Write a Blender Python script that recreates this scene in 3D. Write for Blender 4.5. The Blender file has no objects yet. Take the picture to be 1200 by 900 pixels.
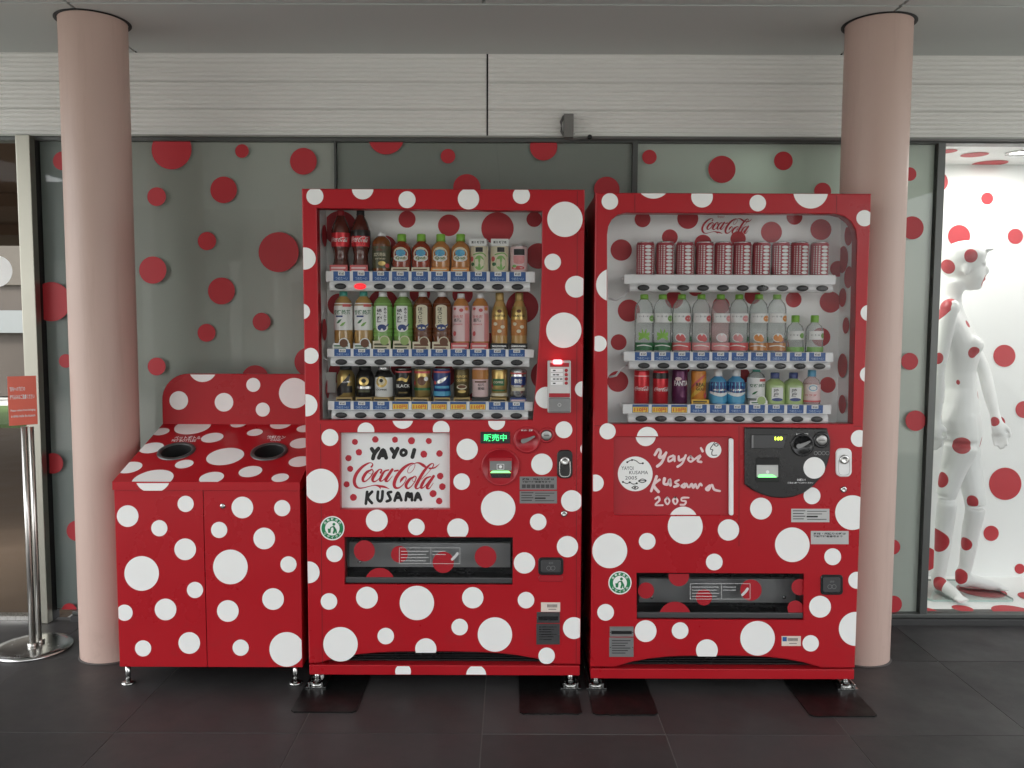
import bpy, bmesh, math, random
from mathutils import Vector, Matrix
from mathutils.geometry import tessellate_polygon

random.seed(7)
SC = bpy.context.scene
COL = SC.collection
R = math.radians

# ------------------------------------------------------------------ camera, sky, sun, exposure
F_PX, PITCH, ROLL, CAM_Z = 971.0, R(4.2), R(0.2), 1.354
CAM_M = Matrix.Rotation(R(90) - PITCH, 3, 'X') @ Matrix.Rotation(ROLL, 3, 'Z')
CAM_P = Vector((0, 0, CAM_Z))
cam = bpy.data.cameras.new('camera')
cam.sensor_width = 36.0
cam.lens = F_PX / 1200 * 36
cam.clip_end = 500
cam_o = bpy.data.objects.new('camera', cam)
COL.objects.link(cam_o)
cam_o.matrix_world = Matrix.Translation(CAM_P) @ CAM_M.to_4x4()
SC.camera = cam_o

SUN_EL, SUN_AZ = R(48), R(215)          # overcast: a broad weak sun, above and behind the camera
w = bpy.data.worlds.new('World')
SC.world = w
w.use_nodes = True
wn, wl = w.node_tree.nodes, w.node_tree.links
sky = wn.new('ShaderNodeTexSky')
sky.sky_type = 'NISHITA'
sky.sun_disc = False
sky.sun_elevation = SUN_EL
sky.sun_rotation = SUN_AZ
hsv = wn.new('ShaderNodeHueSaturation')
hsv.inputs['Saturation'].default_value = 0.10
wl.new(sky.outputs[0], hsv.inputs['Color'])
wl.new(hsv.outputs[0], wn['Background'].inputs['Color'])
wn['Background'].inputs['Strength'].default_value = 0.15
sun = bpy.data.lights.new('sun', 'SUN')
sun.energy = 1.2
sun.angle = R(15)
sun.color = (1, .97, .92)
sun_o = bpy.data.objects.new('sun', sun)
COL.objects.link(sun_o)
sd = Vector((math.sin(SUN_AZ) * math.cos(SUN_EL), math.cos(SUN_AZ) * math.cos(SUN_EL), math.sin(SUN_EL)))
sun_o.rotation_euler = sd.to_track_quat('Z', 'Y').to_euler()
sun_o.location = sd * 60
SC.view_settings.view_transform = 'Standard'
SC.view_settings.look = 'None'
SC.view_settings.exposure = 1.92
SC.view_settings.gamma = 1.0
SC.render.engine = 'CYCLES'
SC.cycles.max_bounces = 10
SC.cycles.transparent_max_bounces = 16
SC.cycles.caustics_reflective = False
SC.cycles.caustics_refractive = False
SC.cycles.use_denoising = True

# ------------------------------------------------------------------ pixel -> place
def ray(x, y):
    return CAM_M @ Vector(((x - 600) / F_PX, -(y - 450) / F_PX, -1))
def P(x, y, Y):                           # the pixel's point on the upright plane at depth Y
    d = ray(x, y)
    return CAM_P + d * (Y / d.y)
def G(x, y, z=0.0):                       # the pixel's point on the level plane at height z
    d = ray(x, y)
    return CAM_P + d * ((z - CAM_Z) / d.z)
def plane_hit(x, y, p0, n):
    d = ray(x, y)
    return CAM_P + d * ((p0 - CAM_P).dot(n) / d.dot(n))

# ------------------------------------------------------------------ materials
MATS = {}
def nset(node, **kw):
    for k, v in kw.items():
        k = k.replace('_', ' ')
        if k in node.inputs:
            node.inputs[k].default_value = v
def mat(name, col, rough=.5, metal=0.0, var=0.0, vscale=6.0, rvar=0.0, bump=0.0, bscale=80.0, spec=.5, coat=0.0, emit=None, estr=0.0, stretch=None):
    if name in MATS:
        return MATS[name]
    m = bpy.data.materials.new(name)
    m.use_nodes = True
    nt = m.node_tree
    b = nt.nodes['Principled BSDF']
    c4 = (*col, 1)
    b.inputs['Base Color'].default_value = c4
    nset(b, Roughness=rough, Metallic=metal, Specular_IOR_Level=spec, Coat_Weight=coat, Coat_Roughness=.08)
    if var or rvar or bump:
        tc = nt.nodes.new('ShaderNodeTexCoord')
        mp = nt.nodes.new('ShaderNodeMapping')
        nt.links.new(tc.outputs['Object'], mp.inputs[0])
        if stretch:
            mp.inputs['Scale'].default_value = stretch
    if var or rvar:
        n = nt.nodes.new('ShaderNodeTexNoise')
        nset(n, Scale=vscale, Detail=6.0, Roughness=.6)
        nt.links.new(mp.outputs[0], n.inputs['Vector'])
    if var:
        mx = nt.nodes.new('ShaderNodeMix')
        mx.data_type = 'RGBA'
        mx.inputs[6].default_value = (*[max(0, c * (1 - var)) for c in col], 1)
        mx.inputs[7].default_value = (*[min(1, c * (1 + var)) for c in col], 1)
        nt.links.new(n.outputs['Fac'], mx.inputs[0])
        nt.links.new(mx.outputs[2], b.inputs['Base Color'])
    if rvar:
        mr = nt.nodes.new('ShaderNodeMapRange')
        nset(mr, From_Min=.3, From_Max=.7, To_Min=max(.02, rough - rvar), To_Max=min(1, rough + rvar))
        nt.links.new(n.outputs['Fac'], mr.inputs[0])
        nt.links.new(mr.outputs[0], b.inputs['Roughness'])
    if bump:
        n2 = nt.nodes.new('ShaderNodeTexNoise')
        nset(n2, Scale=bscale, Detail=3.0)
        nt.links.new(mp.outputs[0], n2.inputs['Vector'])
        bp = nt.nodes.new('ShaderNodeBump')
        nset(bp, Strength=bump, Distance=.002)
        nt.links.new(n2.outputs['Fac'], bp.inputs['Height'])
        nt.links.new(bp.outputs[0], b.inputs['Normal'])
    if emit:
        b.inputs['Emission Color'].default_value = (*emit, 1)
        b.inputs['Emission Strength'].default_value = estr
    MATS[name] = m
    return m
def glass(name, tint=(.95, .97, .96), ior=1.45, rough=.0, bump=0.0, bscale=2.0, haze=0.0):
    """thin clear pane: see-through with a Fresnel reflection"""
    if name in MATS:
        return MATS[name]
    m = bpy.data.materials.new(name)
    m.use_nodes = True
    nt = m.node_tree
    nt.nodes.remove(nt.nodes['Principled BSDF'])
    out = nt.nodes['Material Output']
    tr = nt.nodes.new('ShaderNodeBsdfTransparent')
    tr.inputs[0].default_value = (*tint, 1)
    gl = nt.nodes.new('ShaderNodeBsdfGlossy')
    gl.inputs['Roughness'].default_value = rough
    fr = nt.nodes.new('ShaderNodeFresnel')
    fr.inputs[0].default_value = ior
    mx = nt.nodes.new('ShaderNodeMixShader')
    nt.links.new(fr.outputs[0], mx.inputs[0])
    nt.links.new(tr.outputs[0], mx.inputs[1])
    nt.links.new(gl.outputs[0], mx.inputs[2])
    last = mx
    if haze:
        df = nt.nodes.new('ShaderNodeBsdfDiffuse')
        df.inputs[0].default_value = (.85, .87, .86, 1)
        m2 = nt.nodes.new('ShaderNodeMixShader')
        m2.inputs[0].default_value = haze
        nt.links.new(mx.outputs[0], m2.inputs[1])
        nt.links.new(df.outputs[0], m2.inputs[2])
        last = m2
    if bump:
        tc = nt.nodes.new('ShaderNodeTexCoord')
        n = nt.nodes.new('ShaderNodeTexNoise')
        nset(n, Scale=bscale, Detail=1.0)
        nt.links.new(tc.outputs['Object'], n.inputs['Vector'])
        bp = nt.nodes.new('ShaderNodeBump')
        nset(bp, Strength=bump, Distance=.05)
        nt.links.new(n.outputs['Fac'], bp.inputs['Height'])
        nt.links.new(bp.outputs[0], gl.inputs['Normal'])
        nt.links.new(bp.outputs[0], fr.inputs['Normal'])
    nt.links.new(last.outputs[0], out.inputs['Surface'])
    MATS[name] = m
    return m

def grime(m, col, scale, lo, hi, amount, zmax=None, stretch=(1, 1, 1), zfade=.1):
    """worn dirt with its own blotchy shape over a material's colour (zmax: only below that height)"""
    nt = m.node_tree; b = nt.nodes['Principled BSDF']; inp = b.inputs['Base Color']
    tc = nt.nodes.new('ShaderNodeTexCoord'); mp = nt.nodes.new('ShaderNodeMapping'); mp.inputs['Scale'].default_value = stretch
    geo = nt.nodes.new('ShaderNodeNewGeometry')
    nt.links.new(geo.outputs['Position'], mp.inputs[0])
    n = nt.nodes.new('ShaderNodeTexNoise'); nset(n, Scale=scale, Detail=8.0, Roughness=.65)
    nt.links.new(mp.outputs[0], n.inputs['Vector'])
    r = nt.nodes.new('ShaderNodeMapRange'); nset(r, From_Min=lo, From_Max=hi, To_Min=0.0, To_Max=amount)
    nt.links.new(n.outputs['Fac'], r.inputs[0]); fac = r.outputs[0]
    if zmax:
        sx = nt.nodes.new('ShaderNodeSeparateXYZ'); nt.links.new(geo.outputs['Position'], sx.inputs[0])
        r2 = nt.nodes.new('ShaderNodeMapRange'); nset(r2, From_Min=zmax - zfade, From_Max=zmax, To_Min=1.0, To_Max=0.0)
        nt.links.new(sx.outputs['Z'], r2.inputs[0])
        mu = nt.nodes.new('ShaderNodeMath'); mu.operation = 'MULTIPLY'
        nt.links.new(fac, mu.inputs[0]); nt.links.new(r2.outputs[0], mu.inputs[1]); fac = mu.outputs[0]
    mx = nt.nodes.new('ShaderNodeMix'); mx.data_type = 'RGBA'
    if inp.links:
        nt.links.new(inp.links[0].from_socket, mx.inputs[6])
    else:
        mx.inputs[6].default_value = inp.default_value
    mx.inputs[7].default_value = (*col, 1)
    nt.links.new(fac, mx.inputs[0]); nt.links.new(mx.outputs[2], inp)
    return m
M_RED = mat('red_paint', (.40, .010, .017), .33, var=.09, vscale=2.2, rvar=.12, spec=.32, bump=.35, bscale=3.0)
grime(M_RED, (.20, .035, .035), 14, .52, .8, .55, zmax=.30, zfade=.28)
M_REDM = mat('red_plastic', (.37, .010, .019), .38, rvar=.06)
M_WDOT = mat('white_vinyl', (.86, .86, .84), .45, var=.03, vscale=9)
M_RDOT = mat('red_vinyl', (.47, .022, .032), .5, var=.08, vscale=5)
M_BAY = mat('bay_white', (.82, .82, .80), .5, var=.03, vscale=4)
M_BAY2 = mat('bay_white_brightened', (.90, .90, .89), .45, var=.03, vscale=4)  # whiter than the other bay, standing in for its brighter inside light
M_WHITE = mat('white_plastic', (.84, .84, .84), .35, var=.02)
M_WHITE_T = mat('print_white', (.85, .85, .85), .5)
M_BLACK = mat('black_plastic', (.012, .012, .013), .3, rvar=.1)
M_BLACKM = mat('black_matte', (.01, .01, .01), .7)
M_INK = mat('ink_black', (.008, .008, .008), .5)
M_GREY = mat('grey_plate', (.22, .22, .22), .4, metal=.3, var=.1)
M_GREYD = mat('dark_grey_plastic', (.05, .05, .052), .4)
M_GREYL = mat('light_grey_plate', (.5, .5, .49), .4, metal=.2)
M_CHROME = mat('chrome', (.55, .55, .54), .22, metal=1.0, rvar=.06, vscale=30)
M_STEEL = mat('brushed_steel', (.62, .61, .58), .3, metal=1.0, rvar=.08, vscale=4, stretch=(40, 40, 1))
M_ALU = mat('aluminium_frame', (.36, .35, .30), .42, metal=1.0, rvar=.06, vscale=3)
M_BLUE = mat('card_blue', (.02, .09, .30), .4)
M_YEL = mat('card_yellow', (.85, .58, .07), .4)
M_ORANGE = mat('price_orange', (.7, .1, .02), .5)
M_LOGO = mat('logo_red', (.45, .015, .03), .5)
M_PANE = glass('window_glass', (.985, .99, .985), 1.22)
M_PANE2 = glass('acrylic_cover', (.98, .98, .98), 1.25, bump=.15, bscale=2.2)
M_FLAP = glass('smoked_flap', (.72, .73, .73), 1.45)

# ------------------------------------------------------------------ mesh builder
class MB:
    def __init__(s):
        s.v, s.f, s.mi, s.sm = [], [], [], []
    def face(s, pts, mi=0, sm=False):
        n = len(s.v)
        s.v += [Vector(p) for p in pts]
        s.f.append(list(range(n, n + len(pts)))); s.mi.append(mi); s.sm.append(sm)
    def add(s, vs, fs, mi=0, sm=False):
        n = len(s.v)
        s.v += [Vector(p) for p in vs]
        for f in fs:
            s.f.append([i + n for i in f]); s.mi.append(mi); s.sm.append(sm)
    def box(s, a, b, mi=0, bev=0.0):
        x0, x1 = sorted((a[0], b[0])); y0, y1 = sorted((a[1], b[1])); z0, z1 = sorted((a[2], b[2]))
        if not bev:
            vs = [(x, y, z) for x in (x0, x1) for y in (y0, y1) for z in (z0, z1)]
            s.add(vs, [(0, 1, 3, 2), (4, 6, 7, 5), (0, 4, 5, 1), (2, 3, 7, 6), (0, 2, 6, 4), (1, 5, 7, 3)], mi)
            return
        bm = bmesh.new()
        bmesh.ops.create_cube(bm, size=1)
        for v in bm.verts:
            v.co = Vector(((x0 + x1) / 2 + v.co.x * (x1 - x0), (y0 + y1) / 2 + v.co.y * (y1 - y0), (z0 + z1) / 2 + v.co.z * (z1 - z0)))
        bmesh.ops.bevel(bm, geom=bm.edges[:], offset=bev, segments=2, affect='EDGES', profile=.6)
        bm.verts.index_update()
        s.add([v.co.copy() for v in bm.verts], [[v.index for v in f.verts] for f in bm.faces], mi)
        bm.free()
    def tube(s, pts, rad, n=12, mi=0, cap=True, sm=True):
        pts = [Vector(p) for p in pts]
        rad = rad if isinstance(rad, (list, tuple)) else [rad] * len(pts)
        rings = []
        up = Vector((0, 0, 1))
        for i, p in enumerate(pts):
            d = (pts[min(i + 1, len(pts) - 1)] - pts[max(i - 1, 0)]).normalized()
            a = d.cross(up)
            if a.length < .05:
                a = d.cross(Vector((0, 1, 0)))
            a.normalize(); b = d.cross(a)
            rings.append([p + (a * math.cos(t) + b * math.sin(t)) * rad[i] for t in [2 * math.pi * k / n for k in range(n)]])
        s.loft(rings, mi, cap, sm)
    def loft(s, rings, mi=0, cap=True, sm=True):
        n = len(rings[0]); base = len(s.v)
        for r_ in rings:
            s.v += [Vector(p) for p in r_]
        for i in range(len(rings) - 1):
            for k in range(n):
                a = base + i * n + k; b = base + i * n + (k + 1) % n
                s.f.append([a, b, b + n, a + n]); s.mi.append(mi); s.sm.append(sm)
        if cap:
            s.f.append(list(range(base, base + n))); s.mi.append(mi); s.sm.append(False)
            e = base + (len(rings) - 1) * n
            s.f.append(list(range(e, e + n))); s.mi.append(mi); s.sm.append(False)
    def lathe(s, prof, c=(0, 0, 0), n=24, mi=0, sm=True, axis='z', cap=True, sq=0.0):
        """prof: (radius, height); axis z = upright, y = towards the viewer"""
        rings = []
        for r_, h in prof:
            ring = []
            for k in range(n):
                t = 2 * math.pi * k / n
                q = 1.0
                if sq:
                    q = 1.0 / (abs(math.cos(t)) ** (2 + sq) + abs(math.sin(t)) ** (2 + sq)) ** (1 / (2 + sq))
                x, y = max(r_, 1e-5) * q * math.cos(t), max(r_, 1e-5) * q * math.sin(t)
                ring.append(Vector(c) + (Vector((x, y, h)) if axis == 'z' else Vector((x, -h, y))))
            rings.append(ring)
        s.loft(rings, mi, cap, sm)
    def build(s, name, mats, parent=None, origin=None, recalc=True):
        if not isinstance(mats, (list, tuple)):
            mats = [mats]
        if parent is not None and origin is None:
            origin = WORLD[parent]
        origin = Vector(origin) if origin is not None else Vector((0, 0, 0))
        me = bpy.data.meshes.new(name)
        me.from_pydata([tuple(v - origin) for v in s.v], [], s.f)
        for m in mats:
            me.materials.append(m)
        me.polygons.foreach_set('material_index', s.mi)
        me.polygons.foreach_set('use_smooth', s.sm)
        if recalc:
            bm = bmesh.new(); bm.from_mesh(me)
            bmesh.ops.recalc_face_normals(bm, faces=bm.faces[:])
            bm.to_mesh(me); bm.free()
        me.update()
        o = bpy.data.objects.new(name, me)
        COL.objects.link(o)
        if parent is not None:
            o.parent = parent
            o.location = origin - WORLD[parent]
        else:
            o.location = origin
        WORLD[o] = origin
        return o
WORLD = {}
def thing(name, label, cat, loc=(0, 0, 0), group=None):
    o = bpy.data.objects.new(name, None)
    o.empty_display_size = .05
    COL.objects.link(o)
    o.location = loc
    WORLD[o] = Vector(loc)
    return tag(o, label, cat, group)
def tag(o, label, cat, group=None):
    o['label'] = label; o['category'] = cat
    if group:
        o['group'] = group
    return o
def structure(o):
    o['kind'] = 'structure'
    return o

# ------------------------------------------------------------------ flat shapes (2-D) and maps
def disc2(cx, cy, rx, ry=None, n=40):
    ry = ry or rx
    return [(cx + rx * math.cos(2 * math.pi * k / n), cy + ry * math.sin(2 * math.pi * k / n)) for k in range(n)]
def clip2(poly, x0=None, x1=None, y0=None, y1=None):
    def half(pl, f):
        out = []
        for i in range(len(pl)):
            a, b = pl[i], pl[(i + 1) % len(pl)]
            fa, fb = f(a), f(b)
            if fa >= 0:
                out.append(a)
            if (fa >= 0) != (fb >= 0):
                t = fa / (fa - fb)
                out.append((a[0] + (b[0] - a[0]) * t, a[1] + (b[1] - a[1]) * t))
        return out
    if x0 is not None: poly = half(poly, lambda p: p[0] - x0)
    if x1 is not None and poly: poly = half(poly, lambda p: x1 - p[0])
    if y0 is not None and poly: poly = half(poly, lambda p: p[1] - y0)
    if y1 is not None and poly: poly = half(poly, lambda p: y1 - p[1])
    return poly
def spline(pts, n=6):
    out = []
    for i in range(len(pts) - 1):
        p0 = pts[max(i - 1, 0)]; p1 = pts[i]; p2 = pts[i + 1]; p3 = pts[min(i + 2, len(pts) - 1)]
        for k in range(n):
            t = k / n
            out.append(tuple(.5 * ((2 * b) + (-a + c) * t + (2 * a - 5 * b + 4 * c - d) * t * t + (-a + 3 * b - 3 * c + d) * t ** 3) for a, b, c, d in zip(p0, p1, p2, p3)))
    out.append(pts[-1])
    return out
def stroke2(pts, wd=None, n=6, smooth=True):
    """brush stroke as a ribbon: (verts, faces) in 2-D"""
    pts = [tuple(p) if len(p) == 3 else (p[0], p[1], wd) for p in pts]
    s = spline(pts, n) if smooth and len(pts) > 2 else pts
    L, Rr = [], []
    for i, (x, y, ww) in enumerate(s):
        a = s[max(i - 1, 0)]; b = s[min(i + 1, len(s) - 1)]
        dx, dy = b[0] - a[0], b[1] - a[1]
        l = math.hypot(dx, dy) or 1
        h = ww / 2
        L.append((x - dy / l * h, y + dx / l * h)); Rr.append((x + dy / l * h, y - dx / l * h))
    vs = L + Rr; m = len(L)
    fs = [(i, i + 1, m + i + 1, m + i) for i in range(m - 1)]
    for (e, j) in ((0, 1), (len(s) - 1, len(s) - 2)):            # round ends
        x, y, ww = s[e]; ox, oy, _ = s[j]
        a0 = math.atan2(y - oy, x - ox)
        base = len(vs)
        vs += [(x + ww / 2 * math.cos(a0 + t), y + ww / 2 * math.sin(a0 + t)) for t in [math.pi * (k / 6 - .5) for k in range(7)]]
        fs.append(tuple(range(base, base + 7)))
    return vs, fs
TXT = {}
def text2(body, bold=.0):
    """glyphs of the built-in font, height 1 = capital height, centred: (verts, faces, width)"""
    if (body, bold) in TXT:
        return TXT[body, bold]
    c = bpy.data.curves.new('glyphs', 'FONT')
    c.body = body; c.resolution_u = 2; c.offset = bold
    o = bpy.data.objects.new('glyphs', c)
    COL.objects.link(o)
    me = bpy.data.meshes.new_from_object(o)
    vs = [(v.co.x, v.co.y) for v in me.vertices]
    fs = [tuple(p.vertices) for p in me.polygons]
    bpy.data.objects.remove(o); bpy.data.curves.remove(c); bpy.data.meshes.remove(me)
    x0, x1 = min(v[0] for v in vs), max(v[0] for v in vs)
    y0, y1 = min(v[1] for v in vs), max(v[1] for v in vs)
    k = 1 / (y1 - y0)
    vs = [((x - (x0 + x1) / 2) * k, (y - (y0 + y1) / 2) * k) for x, y in vs]
    TXT[body, bold] = (vs, fs, (x1 - x0) * k)
    return TXT[body, bold]
def put_text(mb, body, cx, cy, h, fmap, mi=0, wd=None, bold=.0, ydown=True, shear=0.0):
    vs, fs, wn_ = text2(body, bold)
    kx = h if wd is None else wd / wn_
    s = -1 if ydown else 1
    mb.add([fmap(cx + (x + shear * y) * kx, cy + s * y * h) for x, y in vs], fs, mi)
def put_poly(mb, poly, fmap, mi=0):
    if len(poly) > 2:
        mb.face([fmap(x, y) for x, y in poly], mi)
def put_stroke(mb, pts, fmap, mi=0, wd=None, n=6, smooth=True):
    vs, fs = stroke2(pts, wd, n, smooth)
    mb.add([fmap(x, y) for x, y in vs], fs, mi)
def pxmap(Y):
    return lambda x, y: P(x, y, Y)

LOGO = [
    [(275, 130, 24), (292, 102, 16), (270, 80, 10), (225, 90, 22), (150, 140, 34), (85, 220, 42), (58, 300, 42), (70, 365, 38), (115, 400, 22), (180, 396, 14), (250, 378, 10), (320, 365, 14), (380, 376, 28), (440, 386, 26), (505, 412, 3)],
    [(375, 385, 20), (388, 400, 12), (390, 412, 2)],
    [(270, 172, 18), (215, 200, 34), (170, 270, 38), (172, 312, 28), (210, 308, 14), (265, 255, 14), (297, 195, 14), (280, 163, 13), (245, 180, 6), (243, 212, 5), (292, 225, 6)],
    [(392, 205, 26), (405, 172, 18), (375, 165, 16), (325, 220, 36), (290, 285, 36), (302, 318, 24), (345, 305, 12), (400, 250, 8)],
    [(495, 170, 16), (440, 190, 24), (395, 265, 36), (387, 308, 26), (425, 300, 12), (500, 210, 14)],
    [(540, 165, 34), (480, 255, 38), (457, 305, 36), (490, 310, 14), (542, 245, 5)],
    [(570, 184, 22), (612, 176, 22)],
    [(640, 330, 8), (660, 290, 30), (700, 255, 18), (717, 280, 10), (690, 340, 10), (630, 395, 18), (578, 393, 34), (565, 340, 42), (600, 250, 44), (680, 150, 38), (770, 92, 22), (820, 90, 8), (825, 130, 7), (790, 190, 7), (750, 210, 7), (735, 185, 7), (762, 125, 7), (830, 85, 10), (880, 82, 22), (930, 110, 36), (962, 133, 28)],
    [(815, 260, 16), (760, 290, 34), (715, 360, 38), (730, 404, 24), (775, 385, 12), (830, 310, 12), (842, 260, 14), (815, 250, 10), (795, 280, 6), (800, 313, 5), (838, 320, 5)],
    [(910, 290, 6), (970, 232, 6), (1020, 175, 7), (1062, 118, 14), (1055, 88, 11), (1010, 110, 24), (940, 190, 36), (870, 310, 40), (838, 378, 36), (850, 408, 20), (890, 390, 10), (932, 330, 5)],
    [(1010, 150, 22), (1070, 145, 18), (1110, 120, 12), (1142, 90, 3)],
    [(1025, 255, 16), (965, 280, 26), (920, 350, 38), (907, 398, 28), (945, 385, 12), (1020, 295, 14)],
    [(1065, 250, 34), (1005, 340, 38), (982, 393, 36), (1010, 405, 14), (1062, 335, 5)],
]
def put_logo(mb, fmap_h, x, y, width, mi=0):
    """the flowing script word, 1100 units wide, centred on x, y; fmap_h(x, y, layer)"""
    k = width / 1100
    for i, st in enumerate(LOGO):
        put_stroke(mb, [((a - 590) * k + x, (b - 245) * k + y, c * k) for a, b, c in st], lambda u, v: fmap_h(u, v, i), mi)

def offset_loop(pl, d):
    """shrink a counter-clockwise loop by d (grow for negative d)"""
    n = len(pl)
    area = sum(pl[i][0] * pl[(i + 1) % n][1] - pl[(i + 1) % n][0] * pl[i][1] for i in range(n))
    sg = 1 if area > 0 else -1
    out = []
    for i in range(n):
        a, b, c = pl[i - 1], pl[i], pl[(i + 1) % n]
        e1 = Vector((b[0] - a[0], b[1] - a[1])).normalized(); e2 = Vector((c[0] - b[0], c[1] - b[1])).normalized()
        n1 = Vector((-e1.y, e1.x)) * sg; n2 = Vector((-e2.y, e2.x)) * sg
        m = n1 + n2
        m = m / max(m.dot(n1), .35) if m.length > 1e-6 else n1
        out.append((b[0] + m.x * d, b[1] + m.y * d))
    return out
def sheet(mb, outer, holes, Y, depth, ch=.003, mi=0, hch=.002):
    """an upright slab in X,Z with holes and chamfered rims, its face at Y"""
    loops = [offset_loop(outer, ch)] + [offset_loop(h, -hch) for h in holes]
    tri = tessellate_polygon([[Vector((x, z, 0)) for x, z in l] for l in loops])
    flat = [p for l in loops for p in l]
    mb.add([(x, Y, z) for x, z in flat], [tuple(t) for t in tri], mi)
    for l0, l1, c in zip(loops, [outer] + holes, [ch] + [hch] * len(holes)):
        n = len(l0)
        for i in range(n):
            j = (i + 1) % n
            mb.face([(l0[i][0], Y, l0[i][1]), (l0[j][0], Y, l0[j][1]), (l1[j][0], Y + c, l1[j][1]), (l1[i][0], Y + c, l1[i][1])], mi)
            mb.face([(l1[i][0], Y + c, l1[i][1]), (l1[j][0], Y + c, l1[j][1]), (l1[j][0], Y + depth, l1[j][1]), (l1[i][0], Y + depth, l1[i][1])], mi)
def XZ(px, Y):
    return [(P(x, y, Y).x, P(x, y, Y).z) for x, y in px]
def rrect(x0, y0, x1, y1, r, n=5):
    out = []
    for cx, cy, a in ((x1 - r, y0 + r, -90), (x1 - r, y1 - r, 0), (x0 + r, y1 - r, 90), (x0 + r, y0 + r, 180)):
        out += [(cx + r * math.cos(R(a + 90 * k / n)), cy + r * math.sin(R(a + 90 * k / n))) for k in range(n + 1)]
    return out
def plate(mb, poly_px, Y, t, mi=0, ch=.001):
    """a slab standing t proud of the upright plane Y, outline given in pixels"""
    sheet(mb, XZ(poly_px, Y - t), [], Y - t, t, ch, mi)

# ================================================================== THE SETTING
YF, YW, ZC = 2.98, 3.68, 2.516           # machine fronts, glass wall, ceiling

# ground and floor
g = MB(); g.face([(-150, -150, -.03), (150, -150, -.03), (150, 150, -.03), (-150, 150, -.03)])
structure(g.build('ground', mat('pale_paving', (.52, .51, .48), .8, var=.15, vscale=.6, bump=.2)))
M_TILE = [mat('floor_tile_%d' % i, (.039 * k, .0375 * k, .038 * k), .5, var=.3, vscale=4, rvar=.14, bump=.15, bscale=220, spec=.4) for i, k in enumerate((1.0, .84, 1.18, .94))]
for m_ in M_TILE:
    grime(m_, (.075, .070, .066), 1.7, .48, .78, .45)
    grime(m_, (.14, .13, .12), 60, .66, .74, .5)
fl = MB(); fl.box((-5, -1.3, -.028), (5, 3.72, -.0014))
floor = structure(fl.build('floor', mat('grout', (.15, .145, .14), .85, var=.2, vscale=20)))
tm = None
TX, TY, TS = -.095, 2.645, .606
for ix in range(-8, 8):
    for iy in range(-6, 2):
        y0 = TY + iy * TS
        b_ = MB(); top = min(TS, YW - .0 - y0)
        b_.box((TX + ix * TS + .0018, y0 + .0018, -.02), (TX + (ix + 1) * TS - .0018, y0 + top - .0018, random.uniform(-.0004, .0004)), bev=.0006)
        b_.build('tile', random.choice(M_TILE), floor, origin=(TX + ix * TS, y0, 0))

# columns
M_COLM = mat('pink_beige_coating', (.53, .385, .33), .5, var=.05, vscale=2.5, rvar=.08, bump=.05, bscale=40, stretch=(1, 1, .3))
grime(M_COLM, (.20, .13, .10), 9, .50, .72, .5, zmax=.16, zfade=.15)
grime(M_COLM, (.36, .25, .21), 3.0, .52, .75, .35, stretch=(6, 6, .5))
def column(cx, cy, r_, label):
    t = thing('column', label, 'column', (cx, cy, 0), None)
    m = MB(); m.lathe([(r_, 0), (r_, ZC + .01)], (cx, cy, 0), 64, cap=False)
    m.build('shaft', M_COLM, t)
    m = MB(); m.lathe([(r_ + .001, ZC - .003), (r_ + .014, ZC - .003), (r_ + .014, ZC - .001), (r_ + .001, ZC - .001)], (cx, cy, 0), 64, cap=False)
    m.build('collar', M_BLACKM, t)  # flat black ring standing in for the shade in the ceiling gap
    m = MB(); m.lathe([(r_ + .0005, 0), (r_ + .006, .0005), (r_ + .004, .004), (r_ + .0005, .006)], (cx, cy, 0), 64, cap=False); m.build('floor_joint', mat('sealant', (.07, .06, .055), .7, var=.3, vscale=20), t)
    return t
CR = .1235
cl = P(118, 300, 3.31); cr = P(1020.5, 300, 3.31)
column(cl.x, 3.31, CR, 'round pink beige column behind the slanted recycling bin')
column(cr.x, 3.31, CR, 'round pink beige column behind the machine of dotted cans')

# ceiling of panels
M_CEIL = mat('ceiling_paint', (.58, .62, .60), .55, var=.03, vscale=1.2)
c = MB(); c.box((-3.7, -1.3, ZC + .03), (3.7, 3.75, ZC + .3))
ceiling = structure(c.build('ceiling', mat('ceiling_back', (.04, .04, .04), .8)))
xs_far = [-3.7, cl.x, cr.x, 3.7]
xs_near = [-3.7, cl.x, P(567, 3, 3.1).x, cr.x, 3.7]
for (y0, y1, xs) in ((3.122, 3.69, xs_far), (1.7, 3.122, xs_near), (.3, 1.7, xs_near), (-1.3, .3, xs_near)):
    for a, b in zip(xs[:-1], xs[1:]):
        m = MB(); m.box((a + .006, y0 + .007, ZC), (b - .006, y1 - .007, ZC + .028))
        m.build('ceiling_panel', M_CEIL, ceiling)

# facade: ribbed band, rails, mullions, glass
facade = thing('museum_facade', 'long glass and ribbed metal facade stuck with red dots', 'facade', (0, YW, 0))
M_RIB = mat('ribbed_metal', (.80, .80, .77), .5)
zr0, zr1 = P(600, 160, YW).z, ZC
xseam = P(571, 110, YW).x
def rib_panel(x0, x1):
    m = MB(); n = 18
    pr = []
    for i in range(n):
        za = zr0 + (zr1 - zr0) * i / n; zb = zr0 + (zr1 - zr0) * (i + 1) / n
        wide = .008 if i in (5, 11) else .0055
        pr += [(YW, za), (YW - .004, za + .003), (YW - .004, zb - wide - .002), (YW, zb - wide), (YW + (.010 if wide > .006 else .0042), zb - wide * .5)]
    pr.append((YW, zr1))
    for (ya, za), (yb, zb) in zip(pr[:-1], pr[1:]):
        m.face([(x0, ya, za), (x1, ya, za), (x1, yb, zb), (x0, yb, zb)])
    for x in (x0, x1):
        m.face([(x, y, z) for y, z in pr] + [(x, YW + .03, zr1), (x, YW + .03, zr0)])
    return m
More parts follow.
